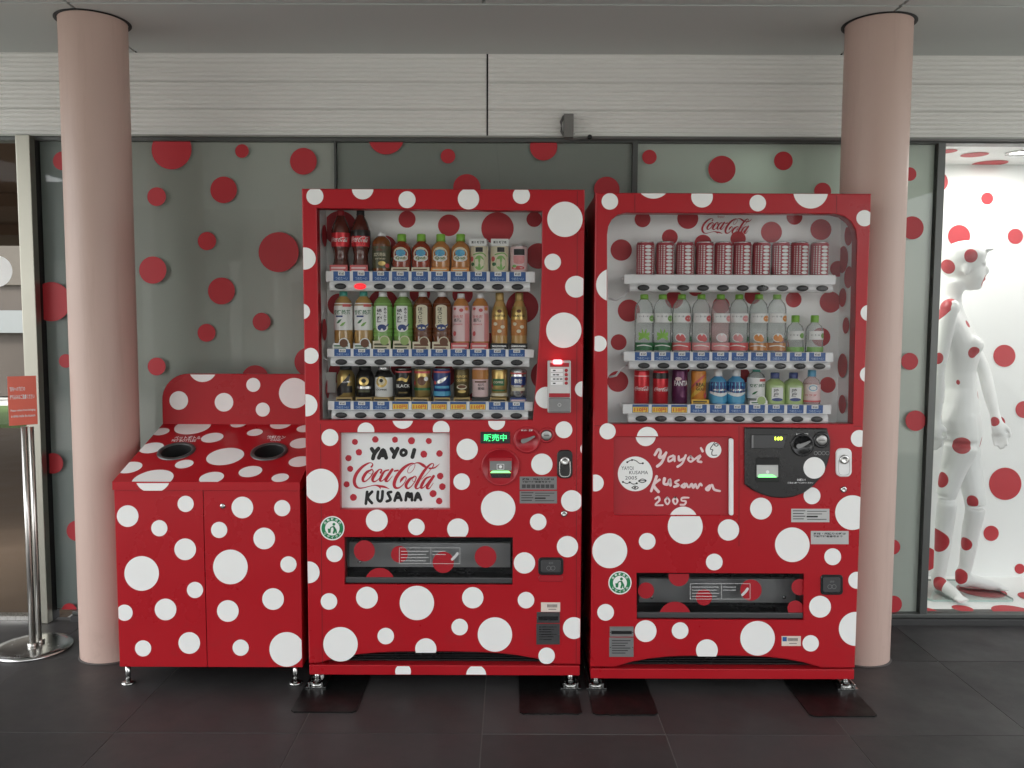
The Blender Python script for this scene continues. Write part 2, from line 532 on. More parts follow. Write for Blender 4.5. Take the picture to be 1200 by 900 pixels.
for a, b in ((-9, -3.85), (-3.847, xseam - .004), (xseam + .004, 3.85), (3.853, 9)):
    rib_panel(a, b).build('ribbed_panel', M_RIB, facade)
m = MB(); m.box((-9, YW + .031, zr0), (9, YW + .1, ZC + .1)); m.build('backing', M_BLACKM, facade)
M_RAIL = mat('dark_rail', (.10, .105, .10), .4, metal=.5, var=.1)
M_RAILL = mat('rail_grey', (.33, .34, .31), .4, metal=.6)
zh = P(600, 166, YW).z
m = MB(); m.box((-9, YW - .02, zr0 - .008), (9, YW + .06, zr0 - .0005), bev=.001); m.build('head_rail', M_RAILL, facade)
m = MB(); m.box((-9, YW - .006, zh - .002), (9, YW + .06, zr0 - .0085)); m.build('head_channel', M_RAIL, facade)
zs = .045
m = MB(); m.box((-1.99, YW - .03, -.004), (9, YW + .06, zs - .018), bev=.002); m.build('sill', mat('sill_dark', (.05, .05, .05), .45, metal=.3, var=.15), facade)
m = MB(); m.box((-1.99, YW - .012, zs - .017), (9, YW + .06, zs), bev=.002); m.build('sill_rail', M_RAIL, facade)
XM = [P(393, 200, YW).x, P(744, 200, YW).x, P(1094, 400, YW).x]
XD = P(52, 440, YW).x                              # edge next to the door post
xcov = P(120, 400, YW).x                           # joint hidden behind the column
M_MULL = mat('mullion_seal', (.07, .075, .07), .5)
for i, x in enumerate(XM):
    hw = (.004, .011, .016)[i]
    m = MB(); m.box((x - hw, YW - .008, zs), (x + hw, YW + .05, zh - .002), bev=.001); m.build('mullion', M_RAIL if i == 2 else M_MULL, facade)
M_GP = glass('facade_glass', (.95, .96, .95), 1.36)
def pane_dots(pane, dots, Y, x0, x1, z0, z1, m=M_RDOT):
    for cx, cy, r_ in dots:
        pl = [(P(x, y, Y).x, P(x, y, Y).z) for x, y in disc2(cx, cy, r_, n=36)]
        pl = clip2(pl, x0, x1, z0, z1)
        if len(pl) > 2:
            d = MB(); d.face([(x, Y, z) for x, z in pl]); d.build('dot', m, pane)
def frosted():
    m = mat('frosted_film', (.74, .78, .72), .4)
    nt = m.node_tree; b_ = nt.nodes['Principled BSDF']; tl = nt.nodes.new('ShaderNodeBsdfTranslucent'); tl.inputs[0].default_value = (.80, .88, .82, 1)
    mx = nt.nodes.new('ShaderNodeMixShader'); mx.inputs[0].default_value = .17
    nt.links.new(b_.outputs[0], mx.inputs[1]); nt.links.new(tl.outputs[0], mx.inputs[2]); nt.links.new(mx.outputs[0], nt.nodes['Material Output'].inputs['Surface'])
    return m
def glass_pane(x0, x1, backcol, dots):  # backing tone differs per pane, standing in for uneven light from inside
    m = MB(); m.box((x0, YW + .008, zs), (x1, YW + .016, zh)); pane = m.build('glass_pane', M_GP, facade)
    pane_dots(pane, dots, YW + .0065, x0 + .003, x1 - .003, zs + .002, zh - .003)
    m = MB(); m.box((x0, YW + .026, zs), (x1, YW + .04, zh))
    m.build('backing_film', mat('film_%.2f' % backcol[0], backcol, .35, var=.06, vscale=1.5) if backcol[0] < .7 else frosted(), facade)
D1 = [(73, 188.5, 11), (60, 353.5, 23), (77, 423, 8), (62, 543, 12), (90, 622, 12), (81, 716, 9)]
D2 = [(201, 175, 23.5), (283.5, 177, 8), (355.5, 189, 15.7), (262, 222.5, 15.6), (183.5, 230.5, 11), (242.5, 282.5, 10.7), (326.5, 295.5, 23.5), (179, 316.5, 16), (259.5, 341, 15.8), (306.5, 377, 10.5), (242, 390, 10.5), (183.5, 429.5, 10.5), (299, 444, 16), (362, 424, 17)]
D3 = [(452.5, 160, 21), (525, 183, 8.5), (547, 220, 16), (637, 172, 16), (711, 222, 15), (480, 300, 16), (600, 320, 22)]
D4 = [(761, 184, 8.5), (846, 198.5, 16), (918, 188.5, 11), (964, 224, 10), (1066, 204, 8), (1069, 267, 13.5), (1066, 423.5, 10), (1073, 493, 12), (1046, 641, 9), (1047, 708, 10), (1000, 300, 14), (1010, 560, 12)]
glass_pane(XD, xcov, (.27, .31, .30), D1)
glass_pane(xcov + .002, XM[0] - .004, (.64, .66, .60), D2)
glass_pane(XM[0] + .004, XM[1] - .011, (.38, .41, .37), D3)
glass_pane(XM[1] + .011, XM[2] - .016, (.72, .78, .73), D4)

# display case behind the clear pane
XC0, XC1, YB = XM[2] + .016, 4.2, 4.24
case = thing('display_case', 'white shop window case with red dots on every side', 'display case', ((XC0 + XC1) / 2, YW + .3, zs))
m = MB(); m.box((XC0, YW + .008, zs), (XC1, YW + .016, zh)); m.build('glass_pane', M_PANE, case)
M_CASE = mat('case_white', (.84, .85, .84), .5, var=.02)
def case_wall(name, a, b):
    m = MB(); m.box(a, b); return m.build(name, M_CASE, case)
XL = XM[1]  # case interior stretched unseen behind the frosted pane to spill light through it
bw = case_wall('back_wall', (XL - .03, YB, zs - .04), (XC1, YB + .03, zh + .1))
XL = XM[1]
lw = case_wall('side_wall', (XL - .03, YW + .06, zs - .04), (XL - .005, YB, zh + .1))
case_wall('side_wall', (XC1, YW + .06, zs - .04), (XC1 + .03, YB, zh + .1))
cf = case_wall('case_floor', (XL, YW + .06, zs - .04), (XC1, YB, zs - .002))
zcc = P(1150, 193, YB).z
cc = case_wall('case_ceiling', (XL, YW + .06, zcc), (XC1, YB, zcc + .03))
pane_dots(bw, [(1124, 276.6, 13), (1157, 232.6, 7), (1190, 277, 9), (1177, 417, 13), (1178, 567, 19), (1161.5, 625, 9), (1195, 666.6, 6), (1171, 495, 7), (1099, 213, 12), (1092, 410, 9), (1085, 655, 14), (1107, 488, 8), (1215, 350, 14), (1200, 480, 10), (1230, 620, 16)], YB - .002, XC0, XC1, zs, zcc)
for px, py, r_ in ((1150, 692, .11), (1128, 713, .045), (1188, 717, .09), (1085, 716, .05), (1215, 700, .08)):
    p = G(px, py, zs); d = MB()
    d.face([(x, y, zs + .0005) for x, y in clip2(disc2(p.x, p.y, r_, n=36), XC0 + .01, XC1, YW + .03, YB - .01)]); d.build('dot', M_RDOT, cf)
for px, py, r_ in ((1108, 177, .05), (1142, 181, .06), (1160, 191, .08), (1195, 196, .05)):
    p = G(px, py, zcc); d = MB()
    q = clip2(disc2(p.x, p.y, r_, n=30), XC0 + .01, XC1, YW + .03, YB - .01)
    if len(q) > 2:
        d.face([(x, y, zcc - .002) for x, y in q]); d.build('dot', M_RDOT, cc)
p = G(1184, 182, zcc)
for k, xx in enumerate((p.x, p.x + .75, p.x + 1.4, p.x - .75, p.x - 1.3)):  # last two are unseen extras added to backlight the frosted film
    d = MB(); d.lathe([(.06, zcc - .001), (.062, zcc - .008), (.047, zcc - .008), (.045, zcc - .002)], (xx, YW + .25, 0), 28, cap=False)
    dl = d.build('downlight_and_fill', M_CHROME, case)
    d = MB(); d.lathe([(.044, zcc - .0035), (.001, zcc - .0035)], (xx, YW + .25, 0), 28, cap=False)
    d.build('lamp_lens', mat('lamp_lens', (.9, .9, .9), .4, emit=(1, .98, .92), estr=4), dl)
    L = bpy.data.lights.new('downlight_and_fill_lamp', 'AREA'); L.shape = 'DISK'; L.size = .09; L.energy = 1.15; L.color = (1, .985, .95)
    lo = bpy.data.objects.new('downlight_and_fill_lamp', L); COL.objects.link(lo); lo.location = Vector((xx, YW + .25, zcc - .012)) - WORLD[dl]; lo.parent = dl

# door at the far left, its post, and what lies beyond
XP0, XP1 = P(27, 200, YW).x, P(43.5, 200, YW).x
door = thing('glass_door', 'glass entrance door with brushed aluminium post and white round sticker', 'door', ((XP0 - .4), YW, 0))
m = MB(); m.box((XP0, YW - .05, .001), (XP1, YW + .04, zr0 - .01), bev=.003); m.build('door_post', M_ALU, door)
m = MB(); m.box((XP1 + .001, YW - .012, .001), (XD, YW + .045, zh), bev=.001); m.build('door_seal', M_BLACKM, door)
m = MB(); m.box((XP0 - 1.2, YW + .01, .02), (XP0 - .001, YW + .02, zh)); m.build('door_pane', glass('door_glass', (.96, .97, .965), 1.13), door)
m = MB(); m.box((XP0 - 1.2, YW - .01, .001), (XP0 - .001, YW + .04, .02)); m.build('threshold', M_STEEL, door)
m = MB(); put_poly(m, disc2(-4, 318, 18.5), pxmap(YW + .0085)); m.build('sticker', M_WDOT, door)
M_BROWN = mat('brown_soffit', (.075, .045, .028), .9, var=.1, spec=.05)
m = MB(); m.box((-9, YW + .05, 2.30), (XD, 10.5, 2.45)); m.box((-9, 6.2, 2.2), (XD, 6.5, 2.299)); m.box((-9, 8.2, 2.2), (XD, 8.45, 2.299))
structure(m.build('entrance_ceiling', M_BROWN))
m = MB(); m.box((-9, YW + .05, -.028), (XD, 10.5, -.002)); structure(m.build('entrance_floor', mat('entrance_stone', (.085, .058, .04), .7, var=.25, vscale=3, rvar=.1, spec=.2)))
m = MB(); m.box((-12, 10.6, -.029), (-2.2, 13, .03)); structure(m.build('lawn', mat('lawn_green', (.07, .12, .03), .8, var=.4, vscale=9, bump=.6)))
far = thing('courtyard_building', 'grey courtyard building with vertical panels seen through the glass door', 'building', (-8, 15, 0))
m = MB(); m.box((-20, 15, 0), (0, 15.4, 7)); m.build('wall', mat('far_wall', (.07, .055, .045), .7, var=.1), far)
for k in range(18):
    m = MB(); m.box((-12 + k * .55, 14.93, 1.6 + (.4 if k % 3 else 0)), (-12 + k * .55 + .46, 14.99, 4.6), bev=.01); m.build('panel', mat('far_panel', (.085, .070, .055), .6, var=.15), far)
m = MB(); m.box((-20, 14.85, 1.15), (0, 14.99, 1.55)); m.build('band', mat('far_band', (.20, .21, .21), .6), far)
for k in range(7):
    m = MB(); m.lathe([(.11, 0), (.11, 1.15)], (-11 + k * .95, 14.3, 0), 16, cap=False); m.build('pillar', mat('far_pillar', (.24, .23, .21), .6), far)

# across the walkway (behind the camera; seen mirrored in the glass)
opp = thing('opposite_building', 'low grey building across the walkway mirrored in the glass', 'building', (0, -10, 0))
m = MB(); m.box((-4.6, -14, 0), (4.6, -10, 4.0)); m.build('wall', mat('opposite_wall', (.16, .16, .155), .7, var=.12), opp)
m = MB(); m.box((-4.8, -10.3, 2.2), (4.8, -9.6, 2.5), bev=.02); m.build('band', mat('opposite_band', (.55, .55, .53), .6), opp)
m = MB(); m.box((-11, -14, 0), (-4.61, -10.4, 4.3)); m.build('wing', mat('opposite_wall', (.16, .16, .155), .7), opp)
for k in range(7):
    m = MB(); m.lathe([(.12, 0), (.12, 2.6)], (-10.2 + k * .9, -9.8, 0), 18, cap=False); m.build('pillar', mat('far_pillar_pale', (.55, .55, .52), .6), opp)
for k in range(5):
    x = -3.6 + k * 1.8
    m = MB(); m.box((x - .8, -9.98, .1), (x + .8, -9.9, 2.1), bev=.01); m.build('window', mat('dark_glazing', (.03, .035, .035), .1), opp)
for k, x in enumerate((-3.5, -2.3, -1.1, 1.2, 2.4, 3.5)):
    t = thing('walkway_post', 'slim white post holding the outer edge of the canopy', 'column', (x, -1.0, 0), 'white posts along the canopy edge')
    m = MB(); m.lathe([(.075, 0), (.075, ZC)], (x, -1.0, 0), 24, cap=False); m.build('shaft', mat('post_white', (.7, .7, .68), .5), t)
    m = MB(); m.lathe([(.11, 0), (.11, .02), (.076, .025)], (x, -1.0, 0), 24); m.build('foot', M_STEEL, t)

# small box and conduit on the rail
jb = thing('junction_box', 'small grey electrical box mounted on the ribbed band', 'electrical box', P(667.5, 159, YW - .03))
m = MB(); m.box((P(662, 0, YW - .05).x, YW - .055, P(0, 158.5, YW - .05).z), (P(673.5, 0, YW - .05).x, YW - .004, P(0, 131, YW - .05).z), bev=.003); m.build('housing', mat('box_grey', (.17, .17, .16), .5), jb)
m = MB()
for px, py in ((664.6, 133.5), (673, 156.8)):
    q = P(px, py, YW - .055); m.lathe([(.0022, -.001), (.0018, .0015)], q, 10, axis='y')
m.build('screw', M_CHROME, jb)
m = MB(); m.tube([P(661, 136, YW - .02), P(657.5, 143, YW - .02), P(658, 154, YW - .02), P(662, 161, YW - .02), P(672, 163, YW - .022), P(690, 161.5, YW - .03), P(800, 162, YW - .03), P(980, 163, YW - .03), P(1300, 165, YW - .03)], .006, 8); m.build('conduit', mat('conduit_grey', (.12, .12, .115), .45), jb)
m = MB(); m.lathe([(.008, -.012), (.011, -.008), (.011, .008), (.008, .012)], P(691, 161, YW - .03), 12, axis='y'); m.build('fitting', M_BLACK, jb)
# ================================================================== VENDING MACHINES
def dots_on(root, dots, Y, rect, m=M_WDOT, holes=()):
    x0, x1, z0, z1 = rect
    for d in dots:
        cx, cy, r_ = d[:3]
        pl = disc2(cx, cy, r_, n=48)
        if len(d) > 3:
            pl = clip2(pl, *d[3])
        pl = [(P(x, y, Y).x, P(x, y, Y).z) for x, y in pl]
        pl = clip2(pl, x0, x1, z0, z1)
        if len(pl) > 2:
            b = MB(); b.face([(x, Y, z) for x, z in pl]); b.build('dot', m, root)

def recess(root, name, px, Y, depth, m, inner=0.0):
    """an open box behind a hole: five walls"""
    l = XZ(px, Y)
    b = MB(); n = len(l)
    for i in range(n):
        j = (i + 1) % n
        y0 = Y + (inner or .012)
        b.face([(l[i][0], y0, l[i][1]), (l[j][0], y0, l[j][1]), (l[j][0], Y + depth, l[j][1]), (l[i][0], Y + depth, l[i][1])])
    tri = tessellate_polygon([[Vector((x, z, 0)) for x, z in l]])
    b.add([(x, Y + depth, z) for x, z in l], [tuple(t) for t in tri])
    return b.build(name, m, root)

def foot(root, x, y, side):
    """threaded levelling leg in a chrome channel clamp"""
    b = MB()
    b.lathe([(.0095, .012), (.0095, side + .01)], (x, y, 0), 16)
    lg = b.build('leg', M_CHROME, root)
    b = MB(); b.lathe([(.026, .008), (.026, .014), (.02, .018), (.013, .022)], (x, y, 0), 20); b.lathe([(.015, .022), (.015, .028)], (x, y, 0), 6, sm=False)
    b.build('levelling_pad', M_CHROME, lg)
    b = MB()
    for s in (-1, 1):
        b.box((x + s * .024 - .003, y - .03, .006), (x + s * .024 + .003, y + .30, .026), bev=.001)
        b.box((x + s * .031 - .0065, y - .03, .006), (x + s * .031 + .0065, y + .30, .009))
    b.box((x - .023, y - .03, .0055), (x + .023, y + .30, .008))
    b.lathe([(.012, .009), (.012, .03)], (x + .0, y + .09, 0), 6, sm=False)
    b.build('anchor_channel', M_CHROME, lg)

def rail(root, Y, x0, x1, ys, yc, yb, btn_x, cards, ybay, lit=None):
    """a shelf: ledge, price strip, button bar; ys/yc/yb = strip top, strip bottom, bar bottom (pixels)"""
    A = P(x0, ys, Y + .04); B = P(x1, yb, Y + .04)
    xa, xb = A.x, P(x1, ys, Y + .04).x
    zt, zm, zb = A.z, P(x0, yc, Y + .03).z, P(x0, yb, Y + .02).z
    b = MB()
    b.box((xa, Y + .04, zm - .002), (xb, Y + .06, zt), bev=.002)
    b.box((xa + .004, Y + .061, zt - .018), (xb - .004, Y + ybay - .003, zt - .006))
    sh = b.build('shelf', M_WHITE, root)
    b = MB(); ins = .018
    prof = [(Y + .036, zm - .001), (Y + .026, zm - .003), (Y + .019, (zm + zb) / 2 + .004), (Y + .018, (zm + zb) / 2 - .006), (Y + .024, zb + .002), (Y + .05, zb)]
    for (ya, za), (yb_, zb_) in zip(prof[:-1], prof[1:]):
        b.face([(xa + ins, ya, za), (xb - ins, ya, za), (xb - ins, yb_, zb_), (xa + ins, yb_, zb_)])
    for xx in (xa + ins, xb - ins):
        b.face([(xx, y_, z_) for y_, z_ in prof] + [(xx, Y + .05, zm - .001)])
    for k in (2, 4, 6, 8):
        xx = (P(btn_x[k - 1], yc, Y + .02).x + P(btn_x[k], yc, Y + .02).x) / 2
    b.build('button_bar', M_WHITE, sh)
    zc = (zm + zb) / 2 - .001
    for i, bx in enumerate(btn_x):
        px = P(bx, (yc + yb) / 2, Y + .018).x
        b = MB(); rr = 7.2 / F_PX * 3.0
        rings = []
        for k_, h in ((1.18, .0), (1.12, .0025), (1.0, .003), (.97, .0005)):
            rings.append([(px + rr * k_ * math.cos(t), Y + .0185 - h, zc + rr * .52 * k_ * math.sin(t)) for t in [2 * math.pi * q / 24 for q in range(24)]])
        b.loft(rings, 0, False)
        rings = []
        for k_, h in ((.97, .0), (.93, .004), (.7, .0055), (.3, .006)):
            rings.append([(px + rr * k_ * math.cos(t), Y + .0175 - h, zc + rr * .5 * k_ * math.sin(t)) for t in [2 * math.pi * q / 24 for q in range(24)]])
        b.loft(rings, 1, True)
        b.build('button', [M_WHITE, M_BLACK if i != lit else mat('lit_button', (.3, .01, .01), .4, emit=(1, .02, .03), estr=.35)], sh)
        if cards and cards[i]:
            cw = 9.6 / F_PX * 3.0
            z1, z0 = zt - .0015, zm + .002
            yy = Y + .0385
            b = MB()
            b.box((px - cw, yy, z0), (px + cw, yy + .002, z1), 0)
            hh = z1 - z0
            fm = lambda u, v: Vector((px + u * cw, yy - .0006, z0 + v * hh))
            if cards[i] == 1:
                put_poly(b, [(-.42, .56), (.42, .56), (.42, 1), (-.42, 1)], fm, 1)
                fm2 = lambda u, v: Vector((px + u * cw, yy - .001, z0 + v * hh))
                put_text(b, '¥160', 0, .77, .28, fm2, 2, wd=.62, bold=.02, ydown=False)
                put_text(b, 'つめた〜い', 0, .26, .34, fm, 3, wd=1.5, bold=.01, ydown=False)
                b.build('price_card', [M_BLUE, M_WHITE_T, M_INK, mat('card_pale', (.45, .6, .8), .5)], sh)
            else:
                put_poly(b, [(-.95, .04), (.95, .04), (.95, .72), (-.95, .72)], fm, 1)
                fm2 = lambda u, v: Vector((px + u * cw, yy - .001, z0 + v * hh))
                put_text(b, '110円', 0, .37, .52, fm2, 2, wd=1.55, bold=.03, ydown=False)
                b.build('price_card', [M_BLUE, M_YEL, M_ORANGE], sh)
    return zt - .006

def arch_outline(x0, x1, zt, zb, a0, a1, zarch):
    pts = [(x0, zt), (x0, zb)]
    for k in range(13):
        t = k / 12
        x = a0 + (a1 - a0) * t
        e = 1 - abs(2 * t - 1) ** 3.2
        pts.append((x, zb + (zarch - zb) * e))
    return pts + [(x1, zb), (x1, zt)]

def machine(label, X0, X1, ytop, ybot, ydoor, win, ad, slot, extra_holes, arch, dots, kdots, baym, redd, bayp, name='vending_machine'):
    Y = YF
    zt, zb, zd = P((X0 + X1) / 2, ytop, Y).z, P((X0 + X1) / 2, ybot, Y).z, P((X0 + X1) / 2, ydoor, Y).z
    xa, xb = P(X0, 500, Y).x, P(X1, 500, Y).x
    root = thing(name, label, 'vending machine', ((xa + xb) / 2, Y + .35, 0))
    b = MB(); b.box((xa + .004, Y + .062, zb + .01), (xb - .004, YW - .05, zt - .004), bev=.004)
    # carcass is hollow at the front: five sides only
    b = MB()
    ya, yb_, x0, x1, z0, z1 = Y + .055, YW - .045, xa + .003, xb - .003, zb + .002, zt - .003
    b.face([(x0, yb_, z0), (x1, yb_, z0), (x1, yb_, z1), (x0, yb_, z1)])
    b.face([(x0, ya, z0), (x0, yb_, z0), (x0, yb_, z1), (x0, ya, z1)])
    b.face([(x1, ya, z0), (x1, yb_, z0), (x1, yb_, z1), (x1, ya, z1)])
    b.face([(x0, ya, z1), (x1, ya, z1), (x1, yb_, z1), (x0, yb_, z1)])
    b.face([(x0, ya, z0), (x1, ya, z0), (x1, yb_, z0), (x0, yb_, z0)])
    b.build('cabinet', M_RED, root)
    b = MB(); b.box((xa + .006, Y + .05, zb + .004), (xb - .006, Y + .054, zd + .06)); b.build('base_grille', mat('grille_black', (.012, .011, .011), .6), root)
    b = MB()
    az0, az1 = P(arch[0], ydoor, Y).x, P(arch[1], ydoor, Y).x
    zar = P(arch[0], arch[2], Y).z
    outer = arch_outline(xa, xb, zt, zd, az0, az1, zar)
    holes = [XZ(h, Y) for h in [win, ad, slot] + extra_holes]
    sheet(b, outer, holes, Y, .05, .004)
    door_ = b.build('front_door', M_RED, root)
    b = MB(); b.box((xa + .001, Y + .002, zb), (xb - .001, Y + .046, zd - .006), bev=.003)
    b.build('kick_bar', M_RED, root)
    b = MB()
    for k in range(5):
        b.box((az0 + .02, Y + .03, zd + .003 + k * .009), (az1 - .02, Y + .049, zd + .0065 + k * .009))
    b.build('louvre', M_BLACK, root)
    rect = (xa + .002, xb - .002, zb + .002, zt - .002)
    dots_on(root, dots, Y - .0008, rect)
    dots_on(root, kdots, Y + .001, (xa + .003, xb - .003, zb + .003, zd - .009))
    bay = recess(root, 'display_bay', bayp, Y, .155, baym, .05)
    l = XZ(bayp, Y); wx0, wx1 = min(p[0] for p in l), max(p[0] for p in l); wz0, wz1 = min(p[1] for p in l), max(p[1] for p in l)
    pane_dots(bay, redd, Y + .1535, wx0 + .002, wx1 - .002, wz0 + .002, wz1 - .002)
    return root, (xa, xb, zt, zb, zd)

WIN_A = [(370.7, 244), (374.6, 492.5), (624.5, 492.5), (629, 440), (633, 377), (635, 320), (635.5, 247)]
AD_A = [(398, 507), (398.5, 597), (527, 597), (527, 507.5)]
SLOT_A = [(403.6, 629.5), (404, 685), (600.6, 685.5), (601, 630)]
DOTS_A = [(369, 230, 10), (425, 221, 12.7), (477, 234, 10), (549, 233, 12.5), (611, 229, 10), (662, 257, 20.7), (647.7, 307, 9.7), (675, 336, 12.7), (357, 303, 13), (354, 365, 9.3), (660.7, 387, 20.7), (364, 417, 9.3), (359, 475, 13), (640, 466, 12.7, (None, 641.5)), (683, 456, 9.3),
    (386.6, 512.7, 9.9), (428.8, 505, 9.9, (None, None, None, 506.5)), (472, 490, 12.5, (None, None, 493.2)), (517, 503, 9.9, (None, None, None, 506.5)), (547.5, 526.6, 12.5), (582, 494, 9.9, (None, None, 493.2)), (660.8, 503.6, 9.9), (635, 544, 12.5), (541, 564.4, 9.7), (583.8, 595.5, 20.2), (670, 587, 12.5), (630.7, 611.7, 9.7), (376.4, 569.5, 20.2), (441.6, 610, 12.8), (488, 617.5, 9.7), (536.5, 620, 12.5, (None, None, None, 628.8)), (392, 649, 9.7), (665, 640.6, 12.5), (614.6, 659.7, 12.5), (361.7, 670.7, 12.8), (385.5, 704.8, 9.7), (430, 700.4, 12.8), (488.5, 706.6, 20.2), (554, 700.4, 12.5), (616.4, 703.3, 9.7), (399, 755, 20.2), (452, 745.4, 9.7), (499, 760.5, 12.5, (None, None, None, 765)), (538.7, 734.8, 9.7), (580, 743.6, 20.2), (640.6, 768.5, 9.7), (672.5, 736, 12.8), (689, 526, 9)]
RD_A = [(398.5, 267, 20), (477, 257, 10), (526, 264, 12.7), (583, 267.5, 19), (451, 290, 14), (626, 257, 9), (631, 300, 15), (397, 357, 13), (449, 357, 18), (492, 344, 12), (542, 345, 12), (612, 360, 19), (573, 400, 10), (640, 440, 18), (520, 440, 14), (398, 436, 13), (470, 430, 12), (560, 470, 12), (430, 395, 8)]
COIN_A = rrect(631, 653, 660.5, 682, 5)
machine_a, BOX_A = machine('red vending machine with white dots, the one with the white painted name panel',
    357.6, 682.6, 221.5, 791.5, 778.2, WIN_A, AD_A, SLOT_A, [], (372, 652, 763.5), DOTS_A, [(472.4, 787, 9.3), (558, 791, 11.7)], M_BAY, RD_A, [(370.4, 226), (374.3, 496), (639, 496), (641, 226)])

WIN_B = [(712.3, 497), (711.5, 275), (713, 265), (717, 257), (724, 251.5), (733, 249.3), (978, 250.5), (989, 253), (998, 260), (1003.5, 270), (1005, 282), (999.8, 497)]
AD_B = rrect(719.5, 512, 858.5, 604, 3, 3)
SLOT_B = [(746, 671.5), (746.5, 726), (942, 727), (942.5, 672.5)]
DOTS_B = [(714.7, 236, 9.7), (765.7, 211.8, 21), (822.7, 230.5, 12.7), (888, 238, 9.7), (950, 224, 20.4), (1013, 255.7, 9.5), (718, 334, 19.5, (None, 711)), (701.7, 402.7, 9.3), (1018, 366.7, 9.5), (1017, 439, 9.3), (712, 505.4, 9.5), (758.8, 512.7, 12.5, (None, None, None, 511.2)), (697.6, 566, 9.9), (1007, 513.8, 9.9), (803, 617, 20.5, (None, None, 605)), (853.7, 621, 12.5), (758.4, 634.4, 9.8), (891.8, 596, 12.8), (951.6, 581, 9.9), (999, 600.7, 20.3), (928.5, 638.4, 20.3), (714.5, 645.4, 20.5), (975.8, 652.4, 9.9), (837, 658.6, 9.8), (709.7, 717.6, 9.8), (1004, 680, 9.9), (961, 711, 12.8), (756.6, 739.6, 12.8), (797, 739, 9.8), (828.4, 762, 12.8, (None, None, None, 769.3)), (887.8, 748, 20.3), (950, 753.9, 9.6), (1003, 737, 20)]
RD_B = [(753, 257, 9.3), (806, 256, 12.3), (785, 278, 9.3), (728, 293, 12.5), (824, 285, 10), (865, 280, 9), (904, 272, 12.3), (931, 254, 9.3), (962, 269, 12.3), (982, 315, 9.3), (737, 364, 13), (790, 351, 10.5), (815, 338, 9), (882, 347, 9.5), (930, 351, 9.3), (973, 354, 12.5), (725, 401, 9.3), (724, 447, 12.3), (845, 358, 10), (962, 395, 11), (970, 451, 9.3), (870, 440, 9), (800, 430, 9), (915, 405, 10)]
machine_b, BOX_B = machine('red vending machine with white dots, the one with the black coin panel',
    695.0, 1011.8, 226.3, 796.0, 782.5, WIN_B, AD_B, SLOT_B, [], (720, 962, 768.5), DOTS_B, [], M_BAY2, RD_B, [(709, 231), (709, 501), (1000, 501), (1006.5, 231)])

# window glass, side-wall dots
Y = YF
def window(root, win, gm, inset, bow=0.0):
    l = offset_loop(XZ(win, Y), -.004)
    b = MB()
    tri = tessellate_polygon([[Vector((x, z, 0)) for x, z in l]])
    b.add([(x, Y + inset, z) for x, z in l], [tuple(t) for t in tri])
    return b.build('window_pane', gm, root)
window(machine_a, WIN_A, M_PANE, .012)
window(machine_b, WIN_B, M_PANE2, .007)
def side_dots(root, x, sgn, lst, m=M_RDOT):
    for y, z, r_ in lst:
        b = MB(); b.face([(x + sgn * .0012, yy, zz) for yy, zz in disc2(y, z, r_, n=24)]); b.build('dot', m, root)
side_dots(machine_a, P(374.3, 400, Y).x, 1, [(Y + .10, P(0, 275, Y + .1).z, .04), (Y + .08, P(0, 385, Y + .1).z, .04), (Y + .12, P(0, 455, Y + .1).z, .035)])
side_dots(machine_b, P(1001.5, 400, Y).x, -1, [(Y + .08, P(0, 272, Y + .1).z, .04), (Y + .13, P(0, 300, Y + .1).z, .05), (Y + .07, P(0, 322, Y + .1).z, .04), (Y + .12, P(0, 345, Y + .1).z, .035), (Y + .08, P(0, 378, Y + .1).z, .03), (Y + .10, P(0, 425, Y + .1).z, .045), (Y + .09, P(0, 470, Y + .1).z, .035)])
# door seams
M_SEAM = mat('seam_shadow_gap', (.06, .004, .006), .6)
def seam(root, x0, y0, x1, y1):
    b = MB(); put_stroke(b, [(x0, y0), (x1, y1)], pxmap(YF - .0004), 0, .55, smooth=False); b.build('door_seam', M_SEAM, root)
for a in ((375.6, 497, 377.8, 777), (676.5, 224, 675.2, 777)):
    seam(machine_a, *a)
for a in ((744, 228, 744, 248.5), (980.5, 229, 980.5, 249.5), (696, 499, 712, 499), (1000.5, 499.5, 1009, 499.5), (866, 499, 866, 640)):
    seam(machine_b, *a)
# legs
for root, xs in ((machine_a, (369, 669)), (machine_b, (699, 993))):
    for px in xs:
        q = G(px, 806, 0.01)
        foot(root, q.x, YF + .024, BOX_A[3] if root is machine_a else BOX_B[3])
        b = MB(); b.lathe([(.011, .004), (.011, .10)], (q.x, YW - .12, 0), 12); b.build('leg', M_CHROME, root)

# shelves
BT = lambda a, b: [a + (b - a) * k / 9 for k in range(10)]
ONE = [1] * 10
SA = [rail(machine_a, Y, 381.5, 627, 317.5, 329.5, 341, BT(399, 606.5), ONE, .155, lit=1),
      rail(machine_a, Y, 383, 626, 408.5, 418, 429.5, BT(400, 605.5), ONE, .155),
      rail(machine_a, Y, 384, 624.5, 470, 480.5, 491.5, BT(400, 605), [1, 1, 1, 2, 2, 2, 2, 2, 1, 1], .155)]
SB = [rail(machine_b, Y, 731.5, 979.5, 321.5, 332, 342, BT(754, 963.3), None, .155),
      rail(machine_b, Y, 731, 977, 412, 423, 433, BT(754.5, 960), ONE, .155),
      rail(machine_b, Y, 730, 974.5, 473.5, 484.5, 495.5, BT(751.5, 957), [2, 2, 2, 1, 1, 1, 1, 1, 1, 1], .155)]

